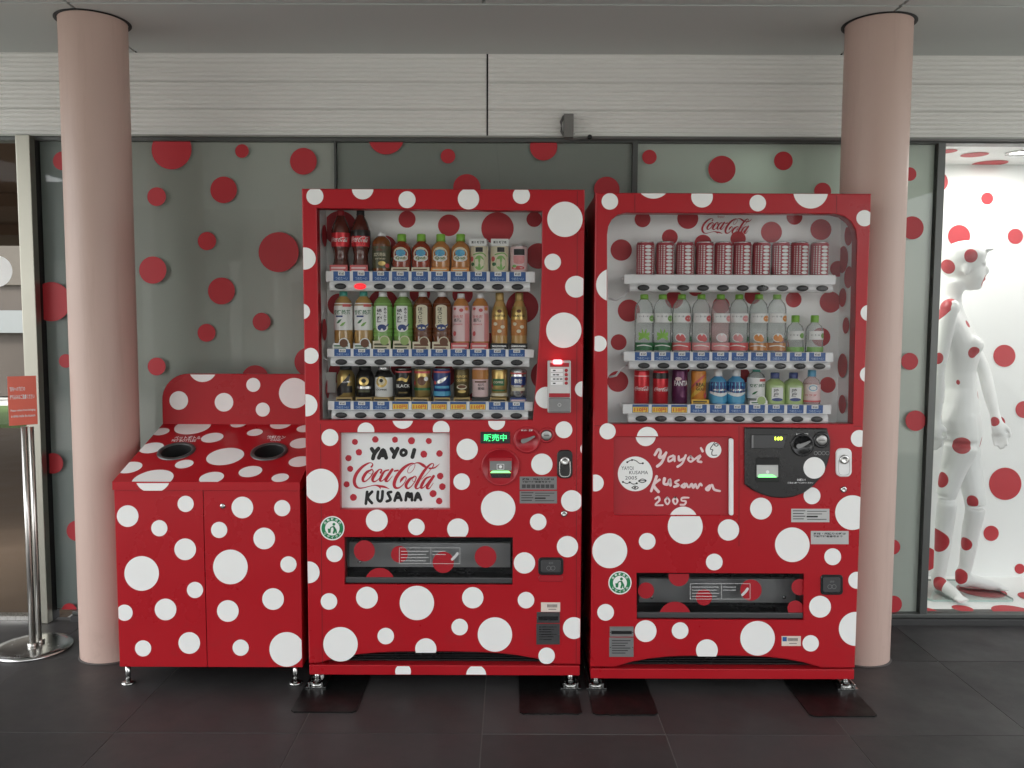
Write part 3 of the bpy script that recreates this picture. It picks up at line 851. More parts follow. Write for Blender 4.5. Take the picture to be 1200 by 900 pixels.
# ---- advertising panels
b = MB(); plq = [(393, 502), (393, 602), (532, 602), (532, 502)]
sheet(b, XZ(plq, Y + .03), [], Y + .03, .006, .0)
adp = b.build('advertising_panel', mat('ad_white', (.78, .79, .78), .35, var=.03), machine_a)
adp['label'] = 'white panel with black hand lettering and red script logo'
K8 = lambda h=0: (lambda x, y: P(390 + x / 8, 500 + y / 8, Y + .0293 - h))
for cx, cy, r_ in ((207, 143, 28), (398, 120, 30), (583, 123, 28), (738, 132, 33), (900, 135, 28), (245, 240, 30), (147, 295, 29), (163, 395, 28), (130, 540, 28), (193, 663, 32), (853, 258, 32), (1000, 252, 30), (1007, 463, 30), (1027, 562, 31), (940, 628, 33), (997, 697, 30)):
    b = MB(); put_poly(b, [(x + random.uniform(-1.5, 1.5), y + random.uniform(-1.5, 1.5)) for x, y in disc2(cx, cy, r_, r_ * 1.03, 20)], K8()); b.build('dot', M_LOGO, adp)
b = MB()
YY = [[(365, 208), (392, 248)], [(428, 205), (392, 250), (376, 298)], [(432, 292), (472, 218), (500, 292)], [(450, 270), (492, 268)], [(550, 208), (576, 246)], [(608, 206), (588, 245), (570, 286)], [(764, 218), (746, 285)], [(663, 216), (643, 228), (640, 256), (660, 270), (684, 256), (686, 230), (663, 216)]]
for i, s in enumerate(YY):
    put_stroke(b, s, K8(i * .00004), 0, 37 if i != 7 else 30)
b.build('lettering', M_INK, adp); b = MB()
KK = [[(322, 612), (310, 722)], [(368, 610), (328, 662), (366, 716)], [(424, 610), (420, 676), (444, 700), (462, 670), (467, 606)], [(546, 612), (516, 622), (530, 652), (540, 684), (506, 700)], [(580, 694), (610, 618), (642, 690)], [(590, 668), (630, 664)], [(683, 690), (694, 628), (712, 626), (716, 662), (736, 624), (742, 690)], [(770, 690), (796, 622), (826, 686)], [(780, 664), (816, 662)]]
for i, s in enumerate(KK):
    put_stroke(b, s, K8(i * .00004), 0, 27)
b.build('lettering', M_INK, adp)
b = MB()
put_logo(b, lambda u, v, i: P(u, v, Y + .0292 - i * .00004), 464.3, 557.6, 101.5)
b.build('script_logo', M_LOGO, adp)

b = MB(); sheet(b, XZ(rrect(716, 508, 862, 608, 3, 3), Y + .012), [], Y + .012, .006, .0)
adb = b.build('advertising_panel', M_REDM, machine_b)
adb['label'] = 'red panel signed with white brush writing and two doodled stickers'
KB = lambda h=0: (lambda x, y: P(710 + x / 7.5, 500 + y / 7.5, Y + .0112 - h))
b = MB()
SG = [[(430, 248), (462, 200), (482, 222), (470, 268), (502, 262), (530, 228)], [(530, 228), (492, 312), (452, 348)], [(592, 255), (552, 272), (552, 306), (588, 288), (602, 258), (604, 302)], [(640, 260), (646, 296), (686, 276), (702, 252)], [(702, 252), (672, 320), (630, 352)], [(745, 262), (722, 285), (745, 308), (768, 288), (745, 262)], [(772, 292), (830, 255), (806, 300), (838, 310)], [(836, 188), (850, 216)],
      [(446, 438), (398, 566)], [(472, 466), (420, 512), (462, 572)], [(515, 458), (510, 500), (545, 504), (562, 464), (568, 514)], [(640, 470), (608, 488), (640, 514), (602, 528)], [(692, 500), (664, 522), (690, 532), (706, 504), (722, 532)], [(735, 532), (755, 504), (768, 536), (788, 505), (802, 542), (828, 504), (842, 516)], [(912, 518), (880, 546), (902, 556), (932, 510), (952, 552), (1002, 566)],
      [(434, 634), (462, 618), (470, 648), (435, 688), (500, 690)], [(540, 622), (520, 650), (540, 682), (560, 652), (540, 622)], [(610, 622), (590, 650), (610, 682), (630, 652), (610, 622)], [(728, 624), (672, 626), (666, 650), (702, 656), (692, 684), (656, 686)]]
for i, s in enumerate(SG):
    wd = 17 if i >= 15 else (26 if i in (0, 1, 8, 9, 10) else 20)
    put_stroke(b, [(x, y, wd * random.uniform(.8, 1.15)) for x, y in s], KB(i * .00003), 0)
    if i in (7, 14):
        b.build('lettering', mat('brush_white', (.80, .62, .62), .6, var=.15, vscale=60), adb); b = MB()
b.build('lettering', mat('brush_white', (.80, .62, .62), .6, var=.15, vscale=60), adb)
for cx, cy, r_, cp in ((258, 415, 153, ()), (945, 205, 70, ()), (350, 83, 88, (None, None, 92)), (680, 830, 128, (None, None, None, 782))):
    b = MB(); put_poly(b, clip2(disc2(cx, cy, r_), *cp), KB(-.0002)); b.build('dot', M_WDOT, adb)
b = MB()
put_text(b, 'YAYOI', 190, 365, 34, KB(.0002), 0, wd=105, shear=-.1); put_text(b, 'KUSAMA', 288, 403, 30, KB(.0002), 0, wd=165); put_text(b, '2005', 222, 450, 30, KB(.0002), 0, wd=105)
b.build('lettering', M_INK, adb); b = MB()
for i, s in enumerate([[(185, 312), (230, 292), (265, 300), (295, 322), (325, 322)], [(148, 485), (185, 500), (210, 490), (240, 505), (275, 498)], [(285, 478), (320, 460), (355, 475), (320, 492), (285, 478)], [(290, 476), (352, 474)], [(228, 536), (255, 522), (285, 536), (258, 550), (228, 536)], [(955, 140), (918, 194), (940, 203), (932, 222), (936, 250), (975, 250)], [(952, 160), (970, 148), (988, 160), (970, 172), (952, 160)]]):
    b = MB(); put_stroke(b, s, KB(.0002 + i * .00003), 0, 7); b.build('doodle', M_INK, adb)
for cx, cy in ((188, 312), (230, 293), (325, 322), (150, 486), (210, 490), (272, 498), (256, 536)):
    b = MB(); put_poly(b, disc2(cx, cy, 9, n=10), KB(.0006)); b.build('doodle', M_INK, adb)
b = MB(); sheet(b, XZ(rrect(854.6, 514, 859.6, 604, 2, 3), Y - .002), [], Y - .002, .01, .001); b.build('panel_edge', M_WHITE, machine_b)

# ---- dispensing slots
def slot(root, px, sx, sy, dots, stick):
    rc = recess(root, 'dispensing_slot', px, Y, .16, M_BLACK)
    x0, x1, y0, y1 = px[0][0], px[3][0], px[0][1], px[1][1]
    h = y1 - y0
    b = MB(); A = P(x0, y0 + .1 * h, Y + .10); B = P(x1, y0 + .62 * h, Y + .10)
    b.box((A.x + .01, Y + .09, B.z), (B.x - .01, Y + .11, A.z)); b.build('chute_plate', mat('chute_grey', (.45, .45, .45), .35, metal=.3), rc)
    b = MB(); A = P(x0, y0 + .86 * h, Y); B = P(x1, y1, Y)
    b.box((A.x + .002, Y + .006, B.z + .002), (B.x - .002, Y + .02, A.z), bev=.003); b.build('slot_lip', M_GREYD, rc)
    b = MB(); l = XZ([(x0 + .5, y0 + .5), (x0 + .5, y0 + .86 * h), (x1 - .5, y0 + .86 * h), (x1 - .5, y0 + .5)], Y + .012)
    b.face([(x, Y + .012, z) for x, z in l]); fl_ = b.build('flap', M_FLAP, rc)
    for d in dots:
        b = MB(); put_poly(b, clip2(disc2(*d[:3]), *(d[3] if len(d) > 3 else ())), pxmap(Y + .0112)); b.build('dot', M_REDM, fl_)
    b = MB(); fm = pxmap(Y + .0108)
    a0, b0, a1, b1 = stick; mid = a0 + (a1 - a0) * .52
    for s in ([(a0, b0), (a1, b0)], [(a0, b1), (a1, b1)], [(a0, b0), (a0, b1)], [(a1, b0), (a1, b1)], [(mid, b0), (mid, b1)]):
        put_stroke(b, s, fm, 0, .5, smooth=False)
    for k in range(4):
        y_ = b0 + (b1 - b0) * (.22 + .2 * k)
        put_stroke(b, [(a0 + 2, y_), (mid - 3 - 3 * (k % 2), y_)], fm, 0, .7, smooth=False)
        if k < 2:
            put_stroke(b, [(mid + 2, y_), (mid + (a1 - mid) * .5, y_)], fm, 0, .7, smooth=False)
    put_stroke(b, [(a1 - 9, b1 - 5), (a1 - 5, b1 - 9), (a1 - 3, b1 - 12)], fm, 0, 3)
    b.build('notice', mat('notice_white', (.6, .6, .6), .5), fl_)
    b = MB()
    for q in (.09, .88):
        p_ = P(x0 + (x1 - x0) * q, y0 + .52 * h, Y + .085); b.lathe([(.007, 0), (.006, .004), (.003, .006)], p_, 14, axis='y')
    b.build('stud', M_CHROME, rc)
slot(machine_a, SLOT_A, 0, 0, [(427, 645.5, 12.3), (468, 649.5, 9.8), (519.5, 659, 12.5), (569, 652.5, 12.7), (445, 683, 17.5, (None, None, None, 679.5))], (468, 642, 539, 660.5))
slot(machine_b, SLOT_B, 0, 0, [(757, 692, 9.5), (795.5, 675, 12, (None, None, 672.5)), (825, 700, 9.5), (880, 691.5, 12.5), (937, 688, 9.5, (None, 942)), (932, 713, 9.3, (None, 941.5)), (791, 724, 19, (None, None, None, 719))], (809, 684, 879, 702))

# ---- controls on the machine with the white panel
def knob_lever(root, px, py, r_, base_m, lever_m, Yb):
    b = MB(); c_ = P(px, py, Yb); rr = r_ / F_PX * 3.0
    b.lathe([(rr * 1.3, 0), (rr * 1.27, .004), (rr * 1.05, .005), (rr, .001), (rr * .05, .001)], c_, 36, axis='y', cap=False)
    o = b.build('return_lever', base_m, root)
    b = MB(); vs, fs = stroke2([(px - 4.5, py + 1.5, 5.5), (px, py + .2, 4.5), (px + 8.5, py - 4, 2.2)])
    b.add([P(x, y, Yb - .012) for x, y in vs], fs)
    b.add([P(x, y, Yb - .004) for x, y in vs], fs)
    b.build('lever', lever_m, o)
    return o
def text_part(root, body, px, py, h, wd, Yp, m, bold=.02, name='lettering'):
    b = MB(); put_text(b, body, px, py, h, pxmap(Yp), 0, wd=wd, bold=bold); return b.build(name, m, root)
M_GREENLED = mat('green_led', (.02, .2, .05), .4, emit=(.05, 1, .25), estr=.5)
b = MB(); plate(b, [(563, 506), (563, 519.8), (597.8, 519.8), (597.8, 506)], Y, .004); disp = b.build('led_display', M_BLACK, machine_a)
text_part(disp, '販売中', 580.3, 512.8, 8.2, 27, Y - .0048, M_GREENLED, .015)
knob_lever(machine_a, 617.5, 515.5, 12.3, M_REDM, M_GREY, Y - .003)
text_part(machine_a, 'おつり・返却', 617.5, 504.3, 2.2, 13, Y - .009, M_WHITE_T)
def coin(root, px, py, r_, ring_m, Yb):
    b = MB(); c_ = P(px, py, Yb); rr = r_ / F_PX * 3.0
    b.lathe([(rr * 1.75, 0), (rr * 1.7, .004), (rr * 1.35, .006), (rr * 1.2, .003)], c_, 32, axis='y', cap=False); o = b.build('coin_slot', ring_m, root)
    b = MB(); b.lathe([(rr * 1.2, 0), (rr * 1.1, .006), (rr * .9, .008), (.001, .007)], c_, 28, axis='y', cap=False); b.box((c_.x - rr * .6, c_.y - .0095, c_.z - .001), (c_.x + rr * .6, c_.y - .006, c_.z + .001), 1)
    b.build('coin_entry', [mat('coin_steel', (.35, .35, .34), .4, metal=.9), M_INK], o)
coin(machine_a, 640.5, 510, 5.3, M_REDM, Y - .001)
b = MB(); c_ = P(586.5, 547, Y); rr = 22.5 / F_PX * 3
b.lathe([(rr, .0), (rr * .99, .006), (rr * .93, .008), (rr * .9, .004), (.001, .004)], c_, 56, axis='y', cap=False); nv = b.build('note_slot', M_REDM, machine_a)
b = MB(); plate(b, rrect(573, 536.5, 600.5, 560, 2.5), Y - .004, .004); b.build('note_frame', M_REDM, nv)
b = MB(); plate(b, [(574, 540.3), (574, 551.5), (599.5, 551.5), (599.5, 540.3)], Y - .008, .003); b.build('note_guide', M_GREY, nv)
b = MB(); put_poly(b, disc2(586.5, 547, 1.9, n=14), pxmap(Y - .0118), 0)
for s in ([(582.5, 544), (590.5, 544)], [(582.5, 550), (590.5, 550)], [(582.5, 544), (582.5, 550)], [(590.5, 544), (590.5, 550)]):
    put_stroke(b, s, pxmap(Y - .0117), 0, .5, smooth=False)
b.build('pictogram', M_WHITE_T, nv)
b = MB(); plate(b, [(577, 552), (574.5, 554.3), (598.5, 554.3), (596, 552)], Y - .008, .005); b.build('note_mouth', mat('green_glow', (.1, .3, .1), .4, emit=(.2, .9, .25), estr=.55), nv)
b = MB(); plate(b, [(574.5, 554.8), (576, 560), (598, 560), (599.5, 554.8)], Y - .008, .001); b.build('note_throat', M_BLACK, nv)
def t_handle(root, x0, y0, x1, y1, body, Yb):
    b = MB(); r_ = (x1 - x0) * .42
    plate(b, rrect(x0, y0, x1, y1, r_ * .8), Yb, .008, ch=.003); o = b.build('lock_handle', body, root)
    b = MB(); cx, cy = (x0 + x1) / 2, y0 + (y1 - y0) * .38; c_ = P(cx, cy, Yb - .008); rr = (x1 - x0) * .3 / F_PX * 3
    b.lathe([(rr, 0), (rr, .004), (rr * .7, .007), (rr * .4, .004), (.001, .004)], c_, 24, axis='y', cap=False); b.build('key_cylinder', M_CHROME, o)
    b = MB()
    put_stroke(b, [(x0 + 3, cy + 1), (x0 + 3.2, y1 - 5), (cx, y1 - 2.2), (x1 - 3.2, y1 - 5), (x1 - 3, cy + 1)], pxmap(Yb - .0086), 0, .8); b.build('lever_line', M_CHROME if body is M_BLACK else M_GREYL, o)
t_handle(machine_a, 653, 527.5, 671, 560.8, M_BLACK, Y)
def notice_plate(root, x0, y0, x1, y1, m, kind):
    b = MB(); plate(b, [(x0, y0), (x0, y1), (x1, y1), (x1, y0)], Y, .0012, ch=.0003)
    fm = pxmap(Y - .0018); W, H = x1 - x0, y1 - y0
    if kind == 0:
        put_text(b, '故障・紙詰りの時は', x0 + W * .5, y0 + H * .2, H * .17, fm, 1, wd=W * .86, bold=.03)
        put_text(b, '下記管理者番号まで', x0 + W * .45, y0 + H * .4, H * .15, fm, 1, wd=W * .78, bold=.03)
        for k in range(7):
            xx = x0 + W * (.06 + .127 * k)
            put_poly(b, [(xx, y0 + H * .6), (xx + W * .105, y0 + H * .6), (xx + W * .105, y0 + H * .88), (xx, y0 + H * .88)], fm, 2)
    else:
        for k in range(4):
            put_stroke(b, [(x0 + W * .05, y0 + H * (.15 + .2 * k)), (x0 + W * (.36 - .04 * (k % 2)), y0 + H * (.15 + .2 * k))], fm, 1, H * .06, smooth=False)
            put_stroke(b, [(x0 + W * .42, y0 + H * (.18 + .2 * k)), (x0 + W * (.92 - .12 * (k % 3)), y0 + H * (.18 + .2 * k))], fm, 1, H * (.12 if k == 2 else .05), smooth=False)
    b.build('notice_plate', [m, M_INK, M_GREYD if m is M_GREY else M_GREYL], root)
notice_plate(machine_a, 609, 558.5, 652.5, 573.8, M_GREY, 0)
notice_plate(machine_a, 609, 575.3, 652.8, 590, M_GREY, 1)
b = MB(); b.lathe([(.012, 0), (.011, .004), (.006, .006), (.003, .003)], P(661, 602, Y), 20, axis='y'); b.build('lock', M_CHROME, machine_a)
# recycle sticker
def sticker(root, cx, cy, r_):
    b = MB()
    put_poly(b, disc2(cx, cy, r_), pxmap(Y - .0008), 0); put_poly(b, disc2(cx, cy, r_ * .9), pxmap(Y - .0011), 1); put_poly(b, disc2(cx, cy, r_ * .6), pxmap(Y - .0014), 0)
    fm = pxmap(Y - .0017)
    for a0, txt in ((-90, '自動販売機'), (90, 'リサイクル')):
        n = len(txt)
        for i, chh in enumerate(txt):
            a = R(a0 + (i - (n - 1) / 2) * 27 * (1 if a0 < 0 else -1))
            vs, fs, _ = text2(chh, .02)
            ro = a + R(90) if a0 < 0 else a - R(90)
            b.add([fm(cx + r_ * .75 * math.cos(a) + (x * math.cos(ro) + y * math.sin(ro)) * r_ * .22, cy + r_ * .75 * math.sin(a) + (x * math.sin(ro) - y * math.cos(ro)) * r_ * .22) for x, y in vs], fs, 0)
    k = r_ / 13.5
    for s, wd in (([(cx + 2, cy - 1), (cx + 2.5, cy + 2), (cx + 1.5, cy + 5.5)], 2.2), ([(cx + 2, cy - 1), (cx + 4, cy + 2), (cx + 4.5, cy + 5.5)], 1.6), ([(cx + 1.5, cy - 2), (cx - 1.5, cy - 1), (cx - 2.5, cy + .5)], 1.2)):
        put_stroke(b, s, fm, 1, wd * k)
    put_poly(b, disc2(cx + 1.8, cy - 4.6, 1.7, n=14), fm, 1)
    put_poly(b, [(cx - 5.5, cy + .5), (cx - 1.6, cy + .5), (cx - 2.2, cy + 5.5), (cx - 4.9, cy + 5.5)], fm, 1)
    o = b.build('sticker', [M_WDOT, mat('sticker_green', (.01, .2, .07), .45)], root); o['label'] = 'round green and white recycling sticker'
sticker(machine_a, 389.5, 619, 14.2); sticker(machine_b, 726.5, 683, 13.6)
# card reader
b = MB(); plate(b, rrect(642, 422.5, 669, 484, 1.5, 3), Y, .03, ch=.003); rd = b.build('card_reader', M_GREYL, machine_a)
b = MB(); plate(b, [(644, 427.5), (644, 464), (667.3, 464), (667.3, 427.5)], Y - .03, .003); b.build('reader_face', mat('reader_face', (.6, .58, .57), .4), rd)
b = MB(); plate(b, [(644.5, 425.3), (644.5, 430), (667, 430), (667, 425.3)], Y - .033, .002); b.build('reader_header', M_REDM, rd)
b = MB(); plate(b, rrect(648, 421.5, 659, 427, 2), Y - .025, .014); b.build('indicator_lamp', mat('lamp_red', (.8, .2, .2), .4, emit=(1, .10, .12), estr=2.2), rd)
b = MB()
for k in range(4):
    yy = 434.2 + k * 5
    plate(b, [(645.5, yy - 1.8), (645.5, yy + 1.8), (659.5, yy + 1.8), (659.5, yy - 1.8)], Y - .033, .001, 0)
    for q in range(1 + k % 3):
        put_stroke(b, [(648.5 + q * 4, yy), (650.5 + q * 4, yy)], pxmap(Y - .0346), 1, 1.4, smooth=False)
b.build('brand_tiles', [M_WHITE_T, M_INK], rd)
for k in range(4):
    b = MB(); b.lathe([(.0062, 0), (.0058, .003), (.003, .004)], P(663.6, 434 + k * 5, Y - .033), 14, axis='y'); b.build('button', M_REDM, rd)
b = MB(); plate(b, [(643.3, 461), (643.3, 465.5), (668, 465.5), (668, 461)], Y - .03, .006); b.build('reader_seam', M_REDM, rd)
b = MB(); plate(b, rrect(642.8, 466.5, 668.6, 483.2, 1.2, 3), Y - .03, .012, ch=.003); tp = b.build('touch_pad', M_GREY, rd)
b = MB(); put_stroke(b, [(653.5, 474.5), (655.5, 472.5), (657.5, 474.5), (655.5, 476.5), (653.5, 474.5)], pxmap(Y - .0426), 0, .7); b.build('touch_mark', M_GREYL, tp)
# change cup, tags, plates
def change_cup(root, x0, y0, x1, y1, red):
    b = MB(); plate(b, rrect(x0, y0, x1, y1, 4), Y, .005, ch=.002); o = b.build('change_cup', M_BLACK, root)
    b = MB(); plate(b, rrect(x0 + 3, y0 + 3, x1 - 3, y1 - 3, 2.5), Y - .005, .004, ch=.002); b.build('cup_flap', M_GREYD, o)
    b = MB(); cx, cy = (x0 + x1) / 2, (y0 + y1) / 2
    put_text(b, '返却', cx, cy - 4, 2.5, pxmap(Y - .0096), 0)
    put_stroke(b, disc2(cx - 2.5, cy + 2, 2.4, n=14) + disc2(cx - 2.5, cy + 2, 2.4, n=14)[:1], pxmap(Y - .0096), 0, .5); put_stroke(b, disc2(cx + 2.5, cy + 2, 2.4, n=14) + disc2(cx + 2.5, cy + 2, 2.4, n=14)[:1], pxmap(Y - .0097), 0, .5)
    b.build('cup_print', M_GREY, o)
    if red:
        b = MB(); plate(b, rrect(x0 + .3, y1 + .3, x1 - .3, y1 + 8, 3.5), Y, .006, ch=.002); b.build('cup_lip', M_REDM, o)
change_cup(machine_a, 630.8, 653.5, 660.3, 674, True); change_cup(machine_b, 962, 673.8, 988, 697.3, False)
def tagp(root, x0, y0, x1, y1, blue):
    b = MB(); plate(b, [(x0, y0), (x0, y1), (x1, y1), (x1, y0)], Y, .0008, ch=.0002); fm = pxmap(Y - .0014)
    for k in range(9):
        xx = x0 + (x1 - x0) * (.34 + .06 * k); put_stroke(b, [(xx, y0 + 2.5), (xx, y0 + 5.5)], fm, 1, .7, smooth=False)
    put_stroke(b, [(x0 + 9, y1 - 3), (x1 - 5, y1 - 3)], fm, 1, .7, smooth=False)
    if blue:
        put_poly(b, [(x0 + 1, y0 + 1), (x0 + 6, y0 + 1), (x0 + 6, y0 + 6), (x0 + 1, y0 + 6)], fm, 2)
    b.build('asset_tag', [mat('tag_cream', (.72, .62, .55), .5), M_GREYD, M_BLUE], root)
tagp(machine_a, 634, 706, 656.5, 717, False); tagp(machine_b, 916, 745.5, 938.5, 757, True)
def vent_plate(root, x0, y0, x1, y1, m):
    b = MB(); h1 = y0 + (y1 - y0) * .36
    plate(b, [(x0, y0), (x0, h1 - 1), (x1, h1 - 1), (x1, y0)], Y, .003); plate(b, [(x0 - .5, h1), (x0 - .5, y1), (x1, y1), (x1, h1)], Y, .003)
    plate(b, [(x0 + 2, y0 + 5), (x0 + 2, h1 - 4), (x1 - 2, h1 - 4), (x1 - 2, y0 + 5)], Y - .003, .002, 1)
    for k in range(6):
        put_stroke(b, [(x0 + 3, h1 + 3.5 + k * 2.9), (x1 - 4 - 3 * (k % 3), h1 + 3.5 + k * 2.9)], pxmap(Y - .0036), 1, .9, smooth=False)
    for px, py in ((x0 + 1, (y0 + h1) / 2), (x1 - 1, (y0 + h1) / 2), (x0 + .8, (h1 + y1) / 2), (x1 - 1, (h1 + y1) / 2)):
        b.lathe([(.0022, 0), (.0018, .0012)], P(px, py, Y - .003), 8, mi=2, axis='y')
    b.build('maker_plate', [m, M_BLACK, M_CHROME], root)
vent_plate(machine_a, 629, 717.5, 656, 755.5, M_GREYD); vent_plate(machine_b, 714.5, 734.5, 742.5, 770, M_GREY)

# ---- controls on the machine with the black panel
b = MB()
pl = [(873, 501), (873, 567)] + [(875 + 0, 570)]
for k in range(1, 12):
    a = R(150 - 11.8 * k); pl.append((915 + 52 * math.cos(a) * 1.0, 548 + 36 * math.sin(a)))
pl += [(971, 541), (974, 528), (973.5, 512), (969.5, 502)]
pl = [(873, 501), (873, 568), (882, 574.5), (893, 579.5), (905, 583), (917, 584), (930, 582.5), (942, 578), (953, 570), (962, 560), (969, 547), (973, 533), (973.5, 517), (969.5, 502)]
plate(b, pl, Y, .012, ch=.004); cp = b.build('coin_panel', M_BLACK, machine_b)
Yc = Y - .012
b = MB(); plate(b, [(880.5, 509.5), (880.5, 525.5), (919, 525.5), (922, 509.5)], Yc, .006, ch=.002); b.build('display_frame', M_GREYD, cp)
b = MB(); plate(b, [(881.3, 510), (881.3, 525), (883, 525), (883, 510)], Yc - .006, .001, 0, 0); b.build('display_glint', M_GREY, cp)
text_part(cp, '160', 912.5, 513.8, 4.2, 9, Yc - .0066, mat('yellow_led', (.3, .35, .02), .4, emit=(.75, 1, .05), estr=1.2), .04)
b = MB(); plate(b, rrect(886, 536.5, 914, 565, 2), Yc, .004, ch=.002); nb = b.build('note_slot', M_BLACKM, cp)
b = MB(); plate(b, [(887, 545), (887, 559), (912, 559), (912, 545)], Yc - .004, .004, ch=.001); b.build('note_guide', M_GREYL, nb)
b = MB(); put_poly(b, disc2(899.5, 553, 2, n=14), pxmap(Yc - .0088)); b.build('pictogram', M_WHITE_T, nb)
b = MB(); plate(b, [(890, 556.5), (888.5, 559.6), (911, 559.6), (906, 556.5)], Yc - .008, .004); b.build('note_mouth', mat('green_glow', (.1, .3, .1), .4), nb)
knob_lever(cp, 940.5, 521.5, 10.5, M_BLACK, M_GREY, Yc - .001)
text_part(cp, 'おつり・返却', 940, 508.8, 2.3, 14, Yc - .0008, M_WHITE_T)
coin(cp, 962.5, 515.5, 5.6, M_BLACK, Yc - .001)
b = MB()
for k in range(4):
    q = disc2(956 + k * 4.6, 531, 2, n=12); put_stroke(b, q + q[:1], pxmap(Yc - .0008 - k * .0001), 0, .6)
b.build('coin_marks', M_GREY, cp)
text_part(cp, 'お願い！', 939, 562.3, 2.6, 10, Yc - .0008, M_WHITE_T); text_part(cp, '硬貨は１枚ずつ入れてください', 938, 565.8, 1.9, 30, Yc - .0008, M_WHITE_T)
b = MB(); put_poly(b, disc2(954.2, 548.3, 12.7), pxmap(Yc - .0012)); b.build('dot', M_WDOT, cp)
t_handle(machine_b, 980, 525.5, 998.5, 559, M_WHITE, Y)
b = MB(); b.lathe([(.012, 0), (.011, .004), (.006, .006), (.003, .003)], P(988.5, 573.5, Y), 20, axis='y'); b.build('lock', M_CHROME, machine_b)
notice_plate(machine_b, 927.3, 596.3, 972, 612, M_GREYL, 1); notice_plate(machine_b, 950.3, 622.3, 994.5, 637.8, M_GREYL, 0)
# logo on the back wall of the bay
b = MB(); put_logo(b, lambda u, v, i: P(u, v, Y + .152 - i * .00006), 851.5, 265, 59); put_text(b, 'Enjoy!', 845, 254.3, 3, pxmap(Y + .152), 0)
b.build('script_logo', M_LOGO, machine_b)
# hanging cable and tag in the bay
b = MB(); b.tube([P(375, 345, Y + .1), P(379, 365, Y + .08), P(376, 395, Y + .09), P(380, 420, Y + .08), P(384, 422, Y + .06)], .003, 8); b.build('cable', M_WHITE, machine_a)
b = MB(); plate(b, [(381.5, 436), (380.5, 460), (393, 460.5), (394, 436.5)], Y + .12, .004); b.build('tag_card', mat('tag_grey', (.5, .5, .48), .5), machine_a)
b = MB(); b.tube([P(737, 340, Y + .1), P(731, 347, Y + .08), P(722, 352, Y + .09), P(714, 350, Y + .1)], .004, 8); b.tube([P(735, 428, Y + .08), P(728, 432, Y + .07), P(722, 440, Y + .08), P(714, 442, Y + .09)], .004, 8); b.build('cable', M_WHITE, machine_b)

# ================================================================== DRINKS
PROF = {
    'pet': ([(.9, 0), (.98, .02), (1, .05), (1, .30), (.96, .33), (1, .36), (1, .71), (.97, .77), (.82, .84), (.52, .90), (.40, .92), (.39, .93)], .42, .93),
    'contour': ([(.86, 0), (.92, .03), (.88, .10), (.76, .22), (.74, .30), (.86, .38), (.98, .44), (1, .50), (1, .64), (.94, .71), (.74, .80), (.48, .88), (.36, .925), (.36, .935)], .40, .935),
    'squat': ([(.88, 0), (.98, .02), (1, .05), (1, .58), (.96, .65), (.82, .72), (.52, .78), (.40, .81), (.40, .83)], .46, .83),
    'slim': ([(.9, 0), (.98, .02), (1, .05), (1, .64), (.94, .70), (.68, .80), (.5, .86), (.46, .88)], .50, .87),
    'bottlecan': ([(.92, 0), (1, .02), (1, .60), (.95, .68), (.78, .79), (.62, .85), (.60, .88)], .64, .87),
    'can': ([(.84, 0), (.88, .012), (1, .05), (1, .92), (.92, .965), (.9, .97)], 0, 1),
    'slimcan': ([(.86, 0), (.9, .012), (1, .04), (1, .94), (.94, .975), (.92, .98)], 0, 1),
}
def liquid(name, col, rough=.12):
    return mat(name, col, rough, var=.15, vscale=25, spec=.6, coat=.5)
def clear_plastic(name, tint, haze):
    return glass(name, tint, 1.13, .03, haze=haze)
C = {
    'cola': liquid('cola', (.10, .022, .014)), 'tea': liquid('amber_tea', (.22, .07, .02)), 'blend': liquid('blended_tea', (.45, .27, .09)), 'green': liquid('green_tea', (.20, .34, .09)), 'hoji': liquid('brown_tea', (.17, .05, .02)),
    'apple': liquid('red_juice', (.30, .045, .02)), 'orangej': liquid('orange_juice', (.52, .22, .07)), 'amber': liquid('gold_tea', (.55, .33, .12)), 'blue': liquid('blue_drink', (.10, .33, .55)), 'pink': liquid('pink_drink', (.62, .22, .20)), 'palegreen': liquid('pale_green_tea', (.34, .46, .17)),
    'clear': clear_plastic('clear_bottle', (.95, .97, .96), .2), 'clearpink': clear_plastic('pink_bottle', (.97, .80, .80), .2),
    'red': mat('can_red', (.55, .02, .03), .28, metal=.35), 'white': mat('label_white', (.80, .80, .78), .35), 'black': mat('can_black', (.015, .013, .012), .28, metal=.3), 'gold': mat('can_gold', (.50, .36, .13), .28, metal=.75), 'silver': mat('can_silver', (.62, .62, .62), .25, metal=.85), 'navy': mat('navy', (.02, .045, .19), .3), 'cyan': mat('cyan', (.08, .35, .55), .3), 'purple': mat('purple', (.11, .02, .075), .3, metal=.3), 'lime': mat('cap_green', (.22, .48, .05), .4), 'teal': mat('cap_teal', (.10, .45, .37), .4),
    'lgreen': mat('label_green', (.21, .42, .10), .35), 'dgreen': mat('dark_green', (.02, .14, .045), .4), 'cream': mat('cream', (.68, .62, .45), .4), 'orange': mat('orange', (.68, .25, .04), .35), 'lpink': mat('label_pink', (.72, .30, .30), .4), 'coral': mat('coral', (.60, .10, .10), .4), 'yellow': mat('yellow', (.70, .42, .05), .4), 'ink': M_INK, 'gcap': mat('cap_gold', (.45, .30, .10), .35, metal=.3), 'darkgold': mat('dark_gold', (.10, .075, .03), .3, metal=.6), 'brown': mat('brown', (.14, .05, .02), .4), 'pinkw': mat('pale_pink', (.78, .58, .58), .4), 'wcap': M_WHITE, 'rcap': M_REDM, 'olive': mat('olive_label', (.07, .07, .03), .4), 'plate': mat('card_gold', (.38, .26, .09), .45),
}
YP = YF + .092
GRP_A, GRP_B = 'drinks on the shelves of the machine with the white name panel', 'drinks on the shelves of the machine with the black coin panel'
